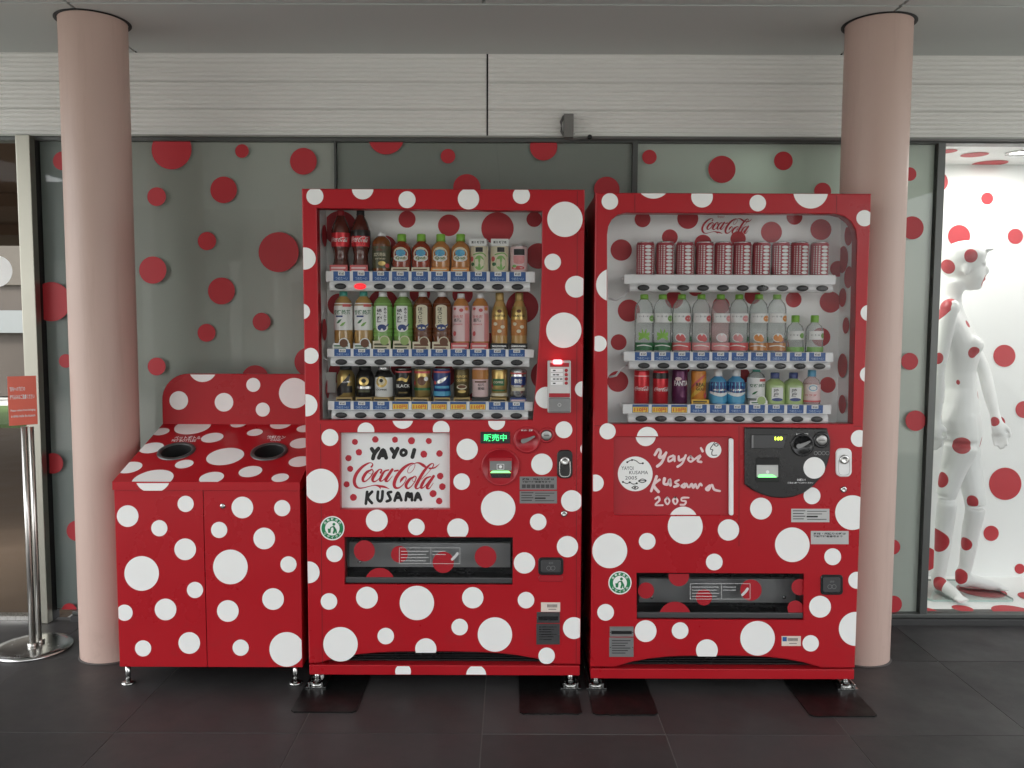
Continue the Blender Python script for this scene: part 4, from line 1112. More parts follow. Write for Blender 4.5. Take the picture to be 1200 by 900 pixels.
def drink(shelf_z, x, ytop, wpx, kind, body, cap, name, label, cat, group, lab=None, prints=(), card=None, sq=0.0, plinth=None, ybase=None, ring=None):
    base = P(x, 450, YP)
    zb = shelf_z
    H0 = P(x, ytop, YP).z - zb
    t = thing(name, label, cat, (base.x, YP, zb), group)
    z0 = 0
    if plinth:
        hp = .019
        b = MB(); b.box((-.03, -.034, 0), (.03, .026, hp), bev=.001)
        fm = lambda u, v: Vector((u * .03, -.0346, v * hp))
        put_stroke(b, [(-.75, .5), (.75, .5)], fm, 1, .3, smooth=False)
        o = b.build('plinth', [C[plinth], C['ink'] if plinth != 'navy' else C['pinkw']], origin=(0, 0, 0)); o.parent = t
        z0 = hp
    H = H0 - z0
    R_ = wpx / 2 / F_PX * (YP + .02)
    prof, rc, zc = PROF[kind]
    b = MB(); b.lathe([(r_ * R_, z0 + z * H) for r_, z in prof], n=28, sq=sq)
    o = b.build('bottle_body' if cap else 'can_body', C[body], origin=(0, 0, 0)); o.parent = t
    if cap:
        b = MB(); cr_ = rc * R_
        b.lathe([(cr_, z0 + zc * H), (cr_ * 1.02, z0 + (zc + .01) * H), (cr_ * 1.02, z0 + .985 * H), (cr_ * .9, z0 + H), (.001, z0 + H)], n=22, sm=True)
        b.lathe([(cr_ * 1.12, z0 + (zc - .015) * H), (cr_ * 1.12, z0 + (zc - .004) * H)], n=22)
        o = b.build('cap', C[cap], origin=(0, 0, 0)); o.parent = t
    else:
        b = MB(); b.lathe([(R_ * .9, z0 + .968 * H), (R_ * .92, z0 + .99 * H), (R_ * .86, z0 + H), (R_ * .82, z0 + .985 * H), (.001, z0 + .98 * H)], n=28, cap=False)
        o = b.build('lid', C['silver'], origin=(0, 0, 0)); o.parent = t
    if lab or prints:
        v0, v1, lm = lab if lab else (.05, .92, None)
        za, zb_ = z0 + v0 * H, z0 + v1 * H
        def rad_at(zz):                                        # follow the bottle's own outline
            q = (zz - z0) / H
            for (ra, ha), (rb, hb) in zip(prof[:-1], prof[1:]):
                if ha <= q <= hb:
                    return R_ * (ra + (rb - ra) * (q - ha) / max(hb - ha, 1e-6))
            return R_
        mats, b = [], MB()
        def mi(k):
            if C[k] not in mats:
                mats.append(C[k])
            return mats.index(C[k])
        if lm:
            b.lathe([(rad_at(za + (zb_ - za) * k / 6) + .0007, za + (zb_ - za) * k / 6) for k in range(7)], n=28, cap=False, sq=sq, mi=mi(lm))
        for i, p in enumerate(prints):
            hgt = .0012 + .0002 * min(i, 9)
            def fm(u, v, hh=hgt):
                zz = za + v * (zb_ - za)
                a = u * R(75); rr = rad_at(zz) + hh
                q = 1.0
                if sq:
                    q = 1.0 / (abs(math.cos(a)) ** (2 + sq) + abs(math.sin(a)) ** (2 + sq)) ** (1 / (2 + sq))
                return Vector((rr * q * math.sin(a), -rr * q * math.cos(a), zz))
            if p[0] == 'r':
                _, u0, w0, u1, w1, cm = p
                n = 8
                for k in range(n):
                    ua, ub = u0 + (u1 - u0) * k / n, u0 + (u1 - u0) * (k + 1) / n
                    for kk in range(3):
                        wa, wb = w0 + (w1 - w0) * kk / 3, w0 + (w1 - w0) * (kk + 1) / 3
                        b.face([fm(ua, wa), fm(ub, wa), fm(ub, wb), fm(ua, wb)], mi(cm))
            elif p[0] == 'd':
                _, cu, cv, ru, rv, cm = p
                n = 20
                for k in range(n):
                    a0, a1 = 2 * math.pi * k / n, 2 * math.pi * (k + 1) / n
                    b.face([fm(cu, cv), fm(cu + ru * math.cos(a0), cv + rv * math.sin(a0)), fm(cu + ru * math.cos(a1), cv + rv * math.sin(a1))], mi(cm))
            elif p[0] == 't':
                _, body_, cu, cv, hv, wd, cm = p
                put_text(b, body_, cu, cv, hv, fm, mi(cm), wd=wd, bold=.02, ydown=False)
            elif p[0] == 'v':                                   # upright Japanese line
                _, body_, cu, cv, hv, wd, cm = p
                n = len(body_)
                for k, chh in enumerate(body_):
                    put_text(b, chh, cu, cv + hv * (.5 - (k + .5) / n), hv / n * .86, fm, mi(cm), wd=wd, bold=.02, ydown=False)
            elif p[0] == 's':
                _, pts, wd, cm = p
                put_stroke(b, pts, fm, mi(cm), wd, n=4)
            elif p[0] == 'logo':
                _, cu, cv, wu, hv, cm = p
                asp = hv / .30
                def fl_(u, v, i_):
                    return fm(cu + (u) * wu, cv - v * hv, hgt + .00003 * i_)
                put_logo(b, fl_, 0, 0, 2.0, mi(cm))
        o = b.build('label', mats, origin=(0, 0, 0), recalc=False); o.parent = t
        o.data.validate()
    if card:
        hp, cm, txt, tm_, dome = card
        hh = hp / F_PX * (YP + .02); ww = 10.2 / F_PX * (YP + .02)
        b = MB()
        pts = [(-ww, 0), (ww, 0), (ww, hh)] + ([(ww * .6 * math.cos(R(a)) + ww * .3, hh + ww * .6 * math.sin(R(a))) for a in range(0, 181, 30)] if dome else []) + [(-ww, hh)]
        sheet(b, pts, [], -R_ - .009, .0015, .0002)
        if txt:
            put_stroke(b, [(-ww * .75, hh * .62), (ww * .7, hh * .62)], lambda u, v: Vector((u, -R_ - .0096, v)), 1, hh * .22, smooth=False)
            put_stroke(b, [(-ww * .75, hh * .28), (ww * .5, hh * .28)], lambda u, v: Vector((u, -R_ - .0096, v)), 1, hh * .16, smooth=False)
        if dome:
            put_poly(b, disc2(ww * .3, hh, ww * .48, n=16), lambda u, v: Vector((u, -R_ - .0097, v)), 2)
        o = b.build('shelf_card', [C[cm], C[tm_], C[dome] if dome else C[cm]], origin=(0, 0, 0)); o.parent = t
    t.rotation_euler.z = R(random.uniform(-9, 9)) if not card else R(random.uniform(-3, 3))
    return t

LEAF = lambda u, v, k, m: ('s', [(u, v, .02 * k), (u + .14 * k, v + .04 * k, .075 * k), (u + .3 * k, v + .1 * k, .01)], None, m)
z1, z2, z3 = SA
# top shelf, machine with the white panel
drink(z1, 401.5, 247, 22, 'contour', 'cola', 'rcap', 'cola_bottle', 'contoured cola bottle with red cap and red label', 'bottle', GRP_A, (.42, .64, 'red'), [('logo', 0, .5, .80, .55, 'white')], (9, 'coral', 1, 'pinkw', None))
drink(z1, 424.5, 246.5, 22, 'contour', 'cola', 'ink', 'cola_bottle', 'contoured cola bottle with black cap and dark label', 'bottle', GRP_A, (.42, .68, 'black'), [('r', -1, .0, 1, .62, 'red'), ('logo', 0, .42, .80, .55, 'white')], (9, 'coral', 1, 'pinkw', None))
drink(z1, 448.5, 273, 21.5, 'pet', 'tea', 'wcap', 'tea_bottle', 'amber tea bottle with white cap and dark olive label', 'bottle', GRP_A, (.12, .66, 'olive'), [('d', -.1, .95, .7, .16, 'brown'), ('t', '紅茶花伝', -.1, .62, .16, 1.0, 'cream'), ('t', 'ROYAL', 0, .42, .08, .9, 'cream'), ('d', .1, .22, .3, .1, 'gold'), ('d', .55, .12, .2, .1, 'coral')])
for x, jb_, nm, nx in ((471.8, 'apple', 'red', 'the olive labelled tea'), (494.5, 'apple', 'red', 'the orange juice'), (517, 'orangej', 'orange', 'the red juice'), (540, 'orangej', 'orange', 'the grape juice cans')):
    drink(z1, x, 274.5, 22, 'squat', jb_, 'lime', 'juice_bottle', 'squat %s juice bottle with bright green cap standing next to %s' % (nm, nx), 'bottle', GRP_A, (.14, .64, None) if 0 else None, [('d', 0, .50, .62, .20, 'cream'), ('d', 0, .38, .60, .10, 'white'), ('d', 0, .53, .40, .10, 'cyan'), ('t', 'Qoo', 0, .38, .10, .75, 'dgreen')], (6.5, 'cream' if jb_ == 'apple' else 'orange', 1, 'brown' if jb_ == 'apple' else 'cream', None))
for x, nx in ((562, 'the orange juice bottles'), (585, 'the pink printed can')):
    t = drink(z1, x, 286, 20.5, 'can', 'white', None, 'juice_can', 'white grape juice can with paper collar next to ' + nx, 'can', GRP_A, None, [('r', -1, .0, 1, .98, 'cream'), ('d', .1, .35, .45, .28, 'lgreen'), ('d', -.6, .5, .2, .1, 'coral'), ('d', -.5, .3, .2, .07, 'dgreen'), ('r', -.2, .76, .4, .94, 'ink'), ('s', [(-.4, .66), (.3, .72), (.7, .6)], .05, 'lgreen')])
    b = MB(); q = t.location
    hh = P(x, 281, YP).z - z1; h0 = P(x, 289, YP).z - z1
    b.box((-.032, -.036, h0), (.032, -.034, hh)); fm = lambda u, v: Vector((u * .03, -.0364, h0 + v * (hh - h0)))
    b.box((-.030, -.034, hh - .003), (.030, .02, hh - .001))
    put_text(b, '果汁 新発売', 0, .5, .4, fm, 1, wd=1.6, bold=.02, ydown=False); o = b.build('paper_collar', [C['white'], C['ink']], origin=(0, 0, 0)); o.parent = t
drink(z1, 607.5, 288.5, 20, 'can', 'pinkw', None, 'juice_can', 'pale juice can with pink print and black panel', 'can', GRP_A, None, [('r', -.45, .70, .5, .95, 'ink'), ('r', -.5, .50, .5, .68, 'lpink'), ('d', 0, .45, .5, .12, 'lpink'), ('d', -.1, .18, .6, .08, 'coral'), ('d', -.4, .25, .2, .06, 'lgreen')])
# middle shelf
for x, nx in zip((403.5, 427), ('at the shelf end', 'next to the green tea')):
    drink(z2, x, 341.5, 21.5, 'pet', 'blend', 'teal', 'tea_bottle', 'blended tea bottle with teal cap and white label ' + nx, 'bottle', GRP_A, (.34, .80, 'white'), [('t', '爽健美茶', 0, .66, .17, 1.5, 'dgreen'), ('r', -.5, .48, .1, .54, 'navy'), LEAF(-.4, .26, 1.4, 'dgreen'), LEAF(-.1, .16, 1.4, 'lgreen'), ('r', .1, .86, .8, .96, 'coral')], (8, 'white', 1, 'dgreen', 'brown'))
for x, nx in zip((449.5, 473.2), ('teal capped tea', 'roasted tea')):
    drink(z2, x, 342, 22.5, 'pet', 'green', 'wcap', 'tea_bottle', 'large green tea bottle with white cap next to the ' + nx, 'bottle', GRP_A, (.24, .80, 'lgreen'), [('r', -.5, .30, .42, .92, 'white'), ('v', '綾鷹', -.2, .63, .46, .42, 'ink'), ('v', 'あやたか', .25, .66, .44, .2, 'ink'), ('d', 0, .26, .45, .13, 'white'), ('d', 0, .26, .34, .10, 'navy'), ('s', [(.25, .28), (.5, .36)], .05, 'navy')], (11, 'cream', 1, 'olive', 'palegreen'))
for x, nx in zip((496, 518.3), ('green tea', 'pink labelled tea')):
    drink(z2, x, 342, 22.5, 'pet', 'hoji', 'wcap', 'tea_bottle', 'brown roasted tea bottle with cream oval label next to the ' + nx, 'bottle', GRP_A, (.24, .80, 'brown'), [('r', -.45, .34, .45, .88, 'cream'), ('d', 0, .88, .45, .08, 'cream'), ('d', 0, .34, .5, .12, 'cream'), ('v', 'ほうじ茶', -.1, .64, .50, .34, 'ink'), ('d', 0, .27, .36, .10, 'navy'), ('s', [(.25, .29), (.5, .36)], .05, 'navy')], (10, 'cream', 1, 'brown', 'brown'))
for x, nx in zip((540.3, 562.8), ('next to the roasted tea', 'next to the slender gold bottles')):
    drink(z2, x, 344, 20, 'pet', 'orangej', 'wcap', 'tea_bottle', 'pink and white labelled tea bottle with white cap ' + nx, 'bottle', GRP_A, (.16, .78, 'pinkw'), [('r', .4, .0, .95, 1, 'lpink'), ('d', -.5, .92, .15, .04, 'coral'), ('d', .1, .88, .18, .05, 'coral'), ('d', .6, .92, .15, .05, 'orange'), ('t', 'からだ', -.2, .70, .09, .9, 'coral'), ('t', '巡茶。', -.25, .60, .09, .7, 'ink'), ('t', 'ADVANCE', -.2, .48, .04, .8, 'coral'), ('d', -.5, .22, .16, .07, 'coral')], (9, 'coral', 1, 'pinkw', None))
for x, nx in zip((585.3, 608), ('next to the pink labelled tea', 'at the shelf end')):
    drink(z2, x, 343, 18.5, 'slim', 'amber', 'gcap', 'tea_bottle', 'slender gold tea bottle with gold cap and black card ' + nx, 'bottle', GRP_A, (.26, .76, 'gold'), [('r', -1, .0, 1, .55, 'orangej'), ('t', 'CRAFTEA', 0, .68, .08, 1.2, 'ink'), ('d', 0, .84, .22, .06, 'brown'), ('d', -.4, .4, .2, .06, 'cream'), ('d', .3, .3, .2, .06, 'cream'), ('d', .0, .15, .2, .06, 'cream')], (8.5, 'ink', 1, 'silver', None))
# bottom shelf
drink(z3, 405.5, 428, 21, 'bottlecan', 'gold', 'ink', 'coffee_bottle', 'gold and black coffee bottle can with black cap', 'bottle', GRP_A, None, [('s', [(-.7, .1, .3), (-.1, .3, .4), (.5, .75, .1)], None, 'black'), ('r', -.1, .1, .7, .35, 'black'), ('t', 'COFFEE', .2, .5, .05, .7, 'silver')], plinth='plate')
drink(z3, 428, 428, 21, 'bottlecan', 'black', 'ink', 'coffee_bottle', 'all black coffee bottle can with gold emblem', 'bottle', GRP_A, None, [('d', 0, .52, .42, .16, 'gold'), ('d', 0, .54, .2, .08, 'ink'), ('r', -.6, .24, .6, .34, 'silver'), ('r', -.5, .12, .5, .2, 'olive')], plinth='plate')
drink(z3, 450, 428, 21, 'bottlecan', 'white', 'silver', 'coffee_bottle', 'white coffee bottle can with black shoulder and silver cap', 'bottle', GRP_A, None, [('r', -1.2, .66, 1.2, .92, 'black'), ('d', 0, .50, .48, .2, 'gold'), ('d', 0, .52, .3, .13, 'cream'), ('d', 0, .55, .15, .07, 'ink'), ('t', 'COFFEE', 0, .22, .06, .9, 'ink')], plinth='plate')
drink(z3, 473, 431.5, 19.5, 'slimcan', 'black', None, 'coffee_can', 'slim black coffee can lettered BLACK', 'can', GRP_A, None, [('r', -1.1, .93, 1.1, .99, 'coral'), ('s', [(-.6, .62, .06), (-.1, .68, .12), (.3, .62, .12), (.55, .80, .04)], None, 'gold'), ('t', 'BLACK', 0, .40, .13, 1.3, 'white'), ('r', -.4, .1, .4, .16, 'darkgold')], plinth='plate')
drink(z3, 495.2, 431.5, 19, 'slimcan', 'gold', None, 'coffee_can', 'slim gold coffee can with red spot and green band', 'can', GRP_A, None, [('r', -1.1, .90, 1.1, .99, 'coral'), ('r', -1.1, .22, 1.1, .32, 'dgreen'), ('d', .1, .6, .4, .18, 'brown'), ('d', -.7, .5, .18, .09, 'coral'), ('d', .5, .68, .2, .09, 'white')], plinth='plate')
drink(z3, 518, 431.5, 19.5, 'slimcan', 'navy', None, 'coffee_can', 'slim blue coffee can with white mountain print', 'can', GRP_A, None, [('r', -1.1, .92, 1.1, .99, 'coral'), ('r', -1.1, .0, 1.1, .18, 'cyan'), ('s', [(-.7, .5, .05), (.0, .62, .16), (.6, .8, .03)], None, 'silver'), ('d', -.7, .52, .15, .08, 'coral'), ('r', -.7, .3, .7, .4, 'cyan')], plinth='plate')
drink(z3, 541, 431.5, 18, 'slimcan', 'darkgold', None, 'coffee_can', 'slim dark bronze coffee can with coffee cup print', 'can', GRP_A, None, [('t', 'EUROPE', 0, .78, .09, 1.2, 'gold'), ('t', 'COFFEE', 0, .62, .09, 1.1, 'gold'), ('d', 0, .36, .5, .10, 'cream'), ('d', 0, .37, .4, .07, 'brown'), ('d', 0, .18, .4, .06, 'gold')], plinth='plate')
drink(z3, 562.8, 429.5, 19, 'slimcan', 'pinkw', None, 'milk_tea_can', 'tall pale can with orange top and dark plinth', 'can', GRP_A, None, [('r', -1.1, .62, 1.1, .98, 'orangej'), ('r', -.5, .5, .6, .56, 'brown'), ('t', '紅茶', .1, .42, .1, .6, 'ink'), ('t', '花伝', .1, .28, .1, .6, 'ink')], plinth='black')
drink(z3, 585.3, 432, 18.5, 'slimcan', 'gold', None, 'coffee_can', 'slim pale gold can with green panel', 'can', GRP_A, None, [('r', -.6, .42, .6, .70, 'dgreen'), ('t', 'COFFEE', 0, .56, .09, .95, 'cream'), ('r', -.7, .2, .7, .26, 'dgreen'), ('d', -.7, .4, .15, .08, 'coral'), ('r', -1.1, .0, 1.1, .12, 'cream')], plinth='plate')
drink(z3, 607.3, 432.5, 20, 'slimcan', 'silver', None, 'coffee_can', 'silver can with navy panel on navy plinth', 'can', GRP_A, None, [('r', -.75, .45, .75, .80, 'navy'), ('t', '微糖', 0, .62, .18, .7, 'silver'), ('r', -.6, .22, .6, .36, 'cream'), ('r', -.8, .9, .8, .96, 'coral')], plinth='navy')
# the machine with the black panel
z1, z2, z3 = SB
dotprints = []
for k in range(8):
    v = .085 + k * .118
    dotprints.append(('d', .15, v, .27, .050, 'white'))
    for q in (0, .059):
        for du, rr in ((-.42, .075), (.42, .075), (-.64, .055), (.64, .055), (-.84, .045)):
            dotprints.append(('d', .15 + du, v + q - .03, rr, .019, 'white'))
for x, nth in zip((754, 777, 800, 823, 844.5, 866.3, 888.5, 911, 932.5, 955.8), 'first second third fourth fifth sixth seventh eighth ninth tenth'.split()):
    if x == 754:
        first_can = drink(z1, x, 283.5, 20.5, 'can', 'canred', None, 'dotted_can', 'red can covered in white dots, first from the gap between the machines', 'can', 'row of dotted cans', None, dotprints) if C.setdefault('canred', mat('can_dark_red', (.46, .07, .09), .35, metal=.1)) else None
    else:
        t = first_can.copy(); COL.objects.link(t); t['label'] = 'red can covered in white dots, %s from the gap between the machines' % nth; t.location = (P(x, 450, YP).x, YP, z1)
        t.rotation_euler.z = R(random.uniform(-5, 5))
        for ch in list(first_can.children):
            cc_ = ch.copy(); COL.objects.link(cc_); cc_.parent = t
def water(x, body, top, kind_lab, cm, fruit, leafs, w_=21.5):
    pr = [('r', -1.1, .86, 1.1, 1.0, 'white')] if 0 else []
    return pr
for i, (x, body, lab_, fr, cd, nm, lb) in enumerate((
    (753.5, 'clear', 'lgreen', 'lgreen', 'dgreen', 'water_bottle', 'clear water bottle with green leaf print and dark green base'),
    (775, 'clear', 'lgreen', 'lgreen', 'dgreen', 'water_bottle', 'clear water bottle with green leaf print and dark green base'),
    (797.3, 'clear', 'coral', 'coral', 'coral', 'water_bottle', 'clear flavoured water bottle with small red fruit and red base'),
    (820, 'clear', 'coral', 'coral', 'lpink', 'water_bottle', 'clear flavoured water bottle with small red fruit and red base'),
    (842.5, 'clearpink', 'lpink', 'pinkw', 'lpink', 'water_bottle', 'pink tinted water bottle with pale pink peach print and rose base'),
    (864, 'clear', 'lpink', 'lpink', 'coral', 'water_bottle', 'clear flavoured water bottle with pale pink peach print and rose base'),
    (887, 'clear', 'orange', 'orange', 'orangej', 'water_bottle', 'clear flavoured water bottle with orange citrus print and orange base'),
    (908, 'clear', 'orange', 'orange', 'orangej', 'water_bottle', 'clear flavoured water bottle with orange citrus print and orange base'))):
    pr = [('r', -.85, .54, .85, .72, 'white'), ('t', 'い・ろ・は・す', -.1, .66, .035, 1.1, 'ink'), ('d', .5, .62, .3, .06, lab_), ('r', -1.0, .0, 1.0, .15, cd), ('s', [(-.8, .08), (-.2, .10), (.5, .07)], .02, 'white')]
    if lab_ == 'lgreen':
        pr += [('s', [(-.2, .28), (-.2 + .45 * math.cos(R(a)), .28 + .11 * math.sin(R(a)))], .07, 'lime') for a in (20, 70, 110, 160, 210, 330)]
    else:
        pr += [('d', -.15, .25, .42, .085, 'white'), ('d', -.15, .25, .34, .07, fr), ('d', .05, .22, .22, .05, 'orange' if lab_ == 'orange' else fr), ('d', .85, .22, .22, .05, 'dgreen')]
    drink(z2, x, 345, 21.5, 'pet', body, 'lime', nm, lb + ('', '', ' next to leaf bottles', ' next to peach bottles', '', ', darker rose', ' next to peach bottles', ' next to short bottles')[i] + (' at shelf end' if i == 0 else ' next to red fruit bottle' if i == 1 else ''), 'bottle', GRP_B, None, pr)
for x, nx in zip((930, 952.5), ('next to the citrus water', 'at the shelf end')):
    drink(z2, x, 369.5, 19.5, 'squat', 'clear', 'lime', 'water_bottle', 'short clear water bottle with green cap ' + nx, 'bottle', GRP_B, None, [('r', -.8, .36, .8, .62, 'white'), ('t', 'い・ろ・は・す', -.1, .50, .05, 1.0, 'ink'), ('d', .5, .48, .25, .08, 'lgreen'), ('r', -1, 0, 1, .14, 'lgreen')])
drink(z3, 752, 433, 17.8, 'slimcan', 'red', None, 'cola_can', 'tall slim red cola can', 'can', GRP_B, None, [('logo', 0, .48, .85, .22, 'white'), ('r', -.9, .88, .9, .90, 'white')])
drink(z3, 774, 433, 18, 'slimcan', 'red', None, 'cola_can', 'tall slim red cola can with black top', 'can', GRP_B, None, [('r', -1.2, .80, 1.2, .99, 'black'), ('logo', 0, .46, .85, .22, 'white')])
drink(z3, 796.5, 432, 18.2, 'slimcan', 'purple', None, 'soda_can', 'purple grape soda can with white lettering', 'can', GRP_B, None, [('t', 'FANTA', .1, .64, .16, 1.4, 'white'), ('d', -.2, .78, .3, .06, 'pinkw'), ('d', .3, .3, .3, .12, 'purple')])
drink(z3, 818.5, 433.5, 17, 'slimcan', 'orange', None, 'energy_can', 'orange and yellow energy can with red round sticker', 'can', GRP_B, None, [('s', [(-1, .2, .1), (0, .5, .2), (1, .85, .1)], None, 'yellow'), ('s', [(-1, .5, .06), (0, .8, .1), (.6, .95, .04)], None, 'coral'), ('t', 'REAL', .1, .62, .12, 1.0, 'ink'), ('t', 'GOLD', .1, .48, .1, 1.0, 'ink'), ('d', .7, .26, .3, .1, 'coral')], (7, 'yellow', 1, 'ink', None))
for x, nx in zip((841.3, 862.5), ('energy can', 'small white tea bottle')):
    drink(z3, x, 433, 21, 'squat', 'blue', 'wcap', 'sports_drink_bottle', 'blue sports drink bottle with navy wave label next to the ' + nx, 'bottle', GRP_B, (.10, .66, 'cyan'), [('r', -1.2, .45, 1.2, 1.0, 'navy'), ('s', [(-1, .48, .1), (0, .36, .18), (1, .5, .06)], None, 'white'), ('t', 'AQUARIUS', .05, .60, .12, 1.5, 'silver')])
drink(z3, 886, 432, 20.5, 'pet', 'clear', 'teal', 'tea_bottle', 'small white labelled tea bottle with teal cap and round card', 'bottle', GRP_B, (.2, .76, 'white'), [('t', '爽健美茶', 0, .62, .16, 1.5, 'dgreen'), ('r', .1, .82, .8, .94, 'coral'), LEAF(-.5, .2, 1.5, 'dgreen')], (6, 'white', 1, 'dgreen', 'palegreen'))
for x, nx in zip((907.8, 929.5), ('small white tea bottle', 'pale pink drink')):
    drink(z3, x, 436.5, 21.5, 'squat', 'palegreen', 'navy', 'tea_bottle', 'squared pale green tea bottle with navy cap next to the ' + nx, 'bottle', GRP_B, None, [('r', -.42, .16, .42, .58, 'white'), ('v', '綾鷹', -.1, .40, .30, .4, 'ink'), ('d', 0, .16, .4, .06, 'navy')], sq=2.0)
drink(z3, 951, 433.5, 20, 'squat', 'clearpink', 'cyan', 'lactic_drink_bottle', 'pale pink drink bottle with blue cap and white round emblem', 'bottle', GRP_B, (.1, .60, 'pinkw'), [('d', 0, .8, .5, .22, 'white'), ('d', 0, .8, .35, .16, 'cyan'), ('d', 0, .8, .28, .12, 'white'), ('t', 'カラダ', -.2, .4, .12, 1.0, 'coral'), ('r', -1, 0, 1, .1, 'coral')])

# ================================================================== RECYCLING BIN
BY = 3.0
bx0, bx1 = P(133, 575, BY).x, P(352, 575, BY).x
bz0, bz1 = P(240, 782, BY).z, P(240, 573.5, BY).z
YBK = 3.44
zbk = P(190, 497, YBK).z
zlip0, zlip1 = P(240, 575, BY - .008).z, P(240, 565, BY - .008).z
bin_ = thing('recycling_bin', 'low red recycling bin with white dots and two round openings', 'bin', ((bx0 + bx1) / 2, BY + .25, 0))
b = MB(); xm = P(240.5, 680, BY).x
b.box((bx0 + .004, BY + .02, bz0), (bx1 - .004, YBK, bz1 - .012))
b.build('cabinet', M_RED, bin_)
for a, c_ in ((bx0 + .002, xm - .0012), (xm + .0012, bx1 - .002)):
    b = MB(); b.box((a, BY, bz0 + .001), (c_, BY + .0195, bz1 - .004), bev=.002); b.build('door', M_RED, bin_)
b = MB()                                                     # slanted lid with a front lip
pr = [(BY - .008, zlip0 + .001), (BY - .008, zlip1), (YBK, zbk), (YBK, zbk - .03), (BY + .03, zlip0 + .001)]
tn = Vector((0, -(zbk - zlip1), YBK - BY + .008)).normalized()
p0 = Vector((0, BY - .008, zlip1))
def lid_pt(x, y, h=.0):
    return plane_hit(x, y, p0, tn) + tn * h
hc = [lid_pt(206.7, 529.3), lid_pt(315.5, 529.7)]
lid_u = Vector((0, YBK - BY + .008, zbk - zlip1)).normalized()
HR = .058
outer = [(bx0, 0), (bx1, 0), (bx1, (Vector((0, YBK, zbk)) - p0).length), (bx0, (Vector((0, YBK, zbk)) - p0).length)]
hl = []
for q in hc:
    v_ = (q - p0).dot(lid_u)
    hl.append(disc2(q.x, v_, HR, n=32))
tri = tessellate_polygon([[Vector((x, y, 0)) for x, y in l] for l in [outer] + hl])
flat = [p for l in [outer] + hl for p in l]
L3 = lambda x, v, h=0: Vector((x, p0.y, p0.z)) + lid_u * v + tn * h
b.add([L3(x, v) for x, v in flat], [tuple(t) for t in tri])
b.face([(bx0, BY - .008, zlip0 + .001), (bx1, BY - .008, zlip0 + .001), (bx1, BY - .008, zlip1), (bx0, BY - .008, zlip1)])
b.face([(bx0, BY - .008, zlip0 + .001), (bx1, BY - .008, zlip0 + .001), (bx1, BY + .03, zlip0 + .001), (bx0, BY + .03, zlip0 + .001)])
for x in (bx0, bx1):
    b.face([(x, BY - .008, zlip0 + .001), (x, BY - .008, zlip1), (x, YBK, zbk), (x, YBK, zlip0 + .001)])
b.build('lid', M_RED, bin_)
for q, l in zip(hc, hl):
    b = MB(); v_ = (q - p0).dot(lid_u); rings = []
    for rr, h in ((HR + .014, .001), (HR + .012, .006), (HR + .002, .007), (HR - .002, .002), (HR - .002, -.10)):
        rings.append([L3(x, v, h) for x, v in disc2(q.x, v_, rr, n=36)])
    b.loft(rings[:4], 0, False); b.loft(rings[3:], 1, False); b.face(rings[-1], 1)
    b.build('opening', [mat('ring_grey', (.10, .10, .10), .35, metal=.5), M_BLACKM], bin_)
b = MB()
zpt = P(240, 438, YBK).z
rad = .112
pts = [(bx0, zbk - .04), (bx1 + .005, zbk - .04), (bx1 + .005, zpt)] + [(bx0 + rad - rad * math.sin(R(a)), zpt - rad + rad * math.cos(R(a))) for a in range(0, 91, 9)]
sheet(b, pts, [], YBK + .001, .02, .002); b.build('back_panel', M_RED, bin_)
FD = [(149.6, 604.8, 12.7), (186.7, 619, 9.5), (217.5, 590.5, 9.5), (217, 643.7, 12.7), (166, 672, 20.3), (228.5, 691.4, 9.5), (146, 718, 9.5), (194, 714.2, 12.7), (167.7, 759.8, 9.5), (221.8, 753.5, 12.7), (256.8, 621, 9.5), (284, 594.7, 12.7), (330.7, 595.5, 9.5), (309.6, 631, 12.7), (338, 661.4, 9.5), (270, 664.4, 20.3), (267, 716, 12.7), (320, 702, 12.7), (282, 759, 9.5), (336, 761, 20.3)]
dots_on(bin_, FD, BY - .0008, (bx0 + .004, bx1 - .004, bz0 + .002, bz1))
dots_on(bin_, [(209.5, 469.3, 10.9), (237.5, 431, 16.7), (262.5, 471.4, 10.9), (296.8, 451, 8.2), (307.9, 480, 8.2), (344.7, 460.7, 17.8)], YBK - .0002, (bx0 + .003, bx1, zbk + .002, zpt - .003))
for cx, cy, r_ in ((188.5, 506, 8.8), (225.8, 500, 19), (279.5, 497, 8.5), (298.7, 507, 8.6), (328.8, 497.5, 11.5), (357, 502.5, 9), (248.8, 513, 11.8), (177.5, 525, 12.4), (353, 519.5, 12.6), (264, 535, 20), (216, 544, 9.6), (152, 548, 12.5), (179, 562, 21), (248, 560, 13), (293.5, 552.7, 12.7), (351.5, 541, 12.5), (328.4, 560, 9.5)):
    q = lid_pt(cx, cy); v_ = (q - p0).dot(lid_u); rr = r_ / F_PX * (q - CAM_P).length
    pl = clip2(disc2(q.x, v_, rr), bx0 + .001, bx1 - .001, .001, outer[2][1] - .001)
    if len(pl) > 2:
        b = MB(); b.face([L3(x, v, .0008) for x, v in pl]); b.build('dot', M_WDOT, bin_)
    if (cx, cy) == (179, 562):
        b = MB(); put_poly(b, clip2(disc2(cx, 560, 20.5, 17.5), None, None, 566.2, 575), pxmap(BY - .0088)); b.build('dot', M_WDOT, bin_)
b = MB()
for body, cx, cy, wd, h in (('ペットボトル', 220, 513.2, 31, 4.2), ('PET BOTTLES', 215.5, 516.6, 28, 2.6), ('飲料カン', 323.5, 512.8, 22, 4.2), ('CANS', 323, 516, 12, 2.6)):
    b = MB(); put_text(b, body, cx, cy, h, lambda x, y: lid_pt(x, y, .0012), 0, wd=wd, bold=.02, shear=.35); b.build('lettering', M_WHITE_T, bin_)
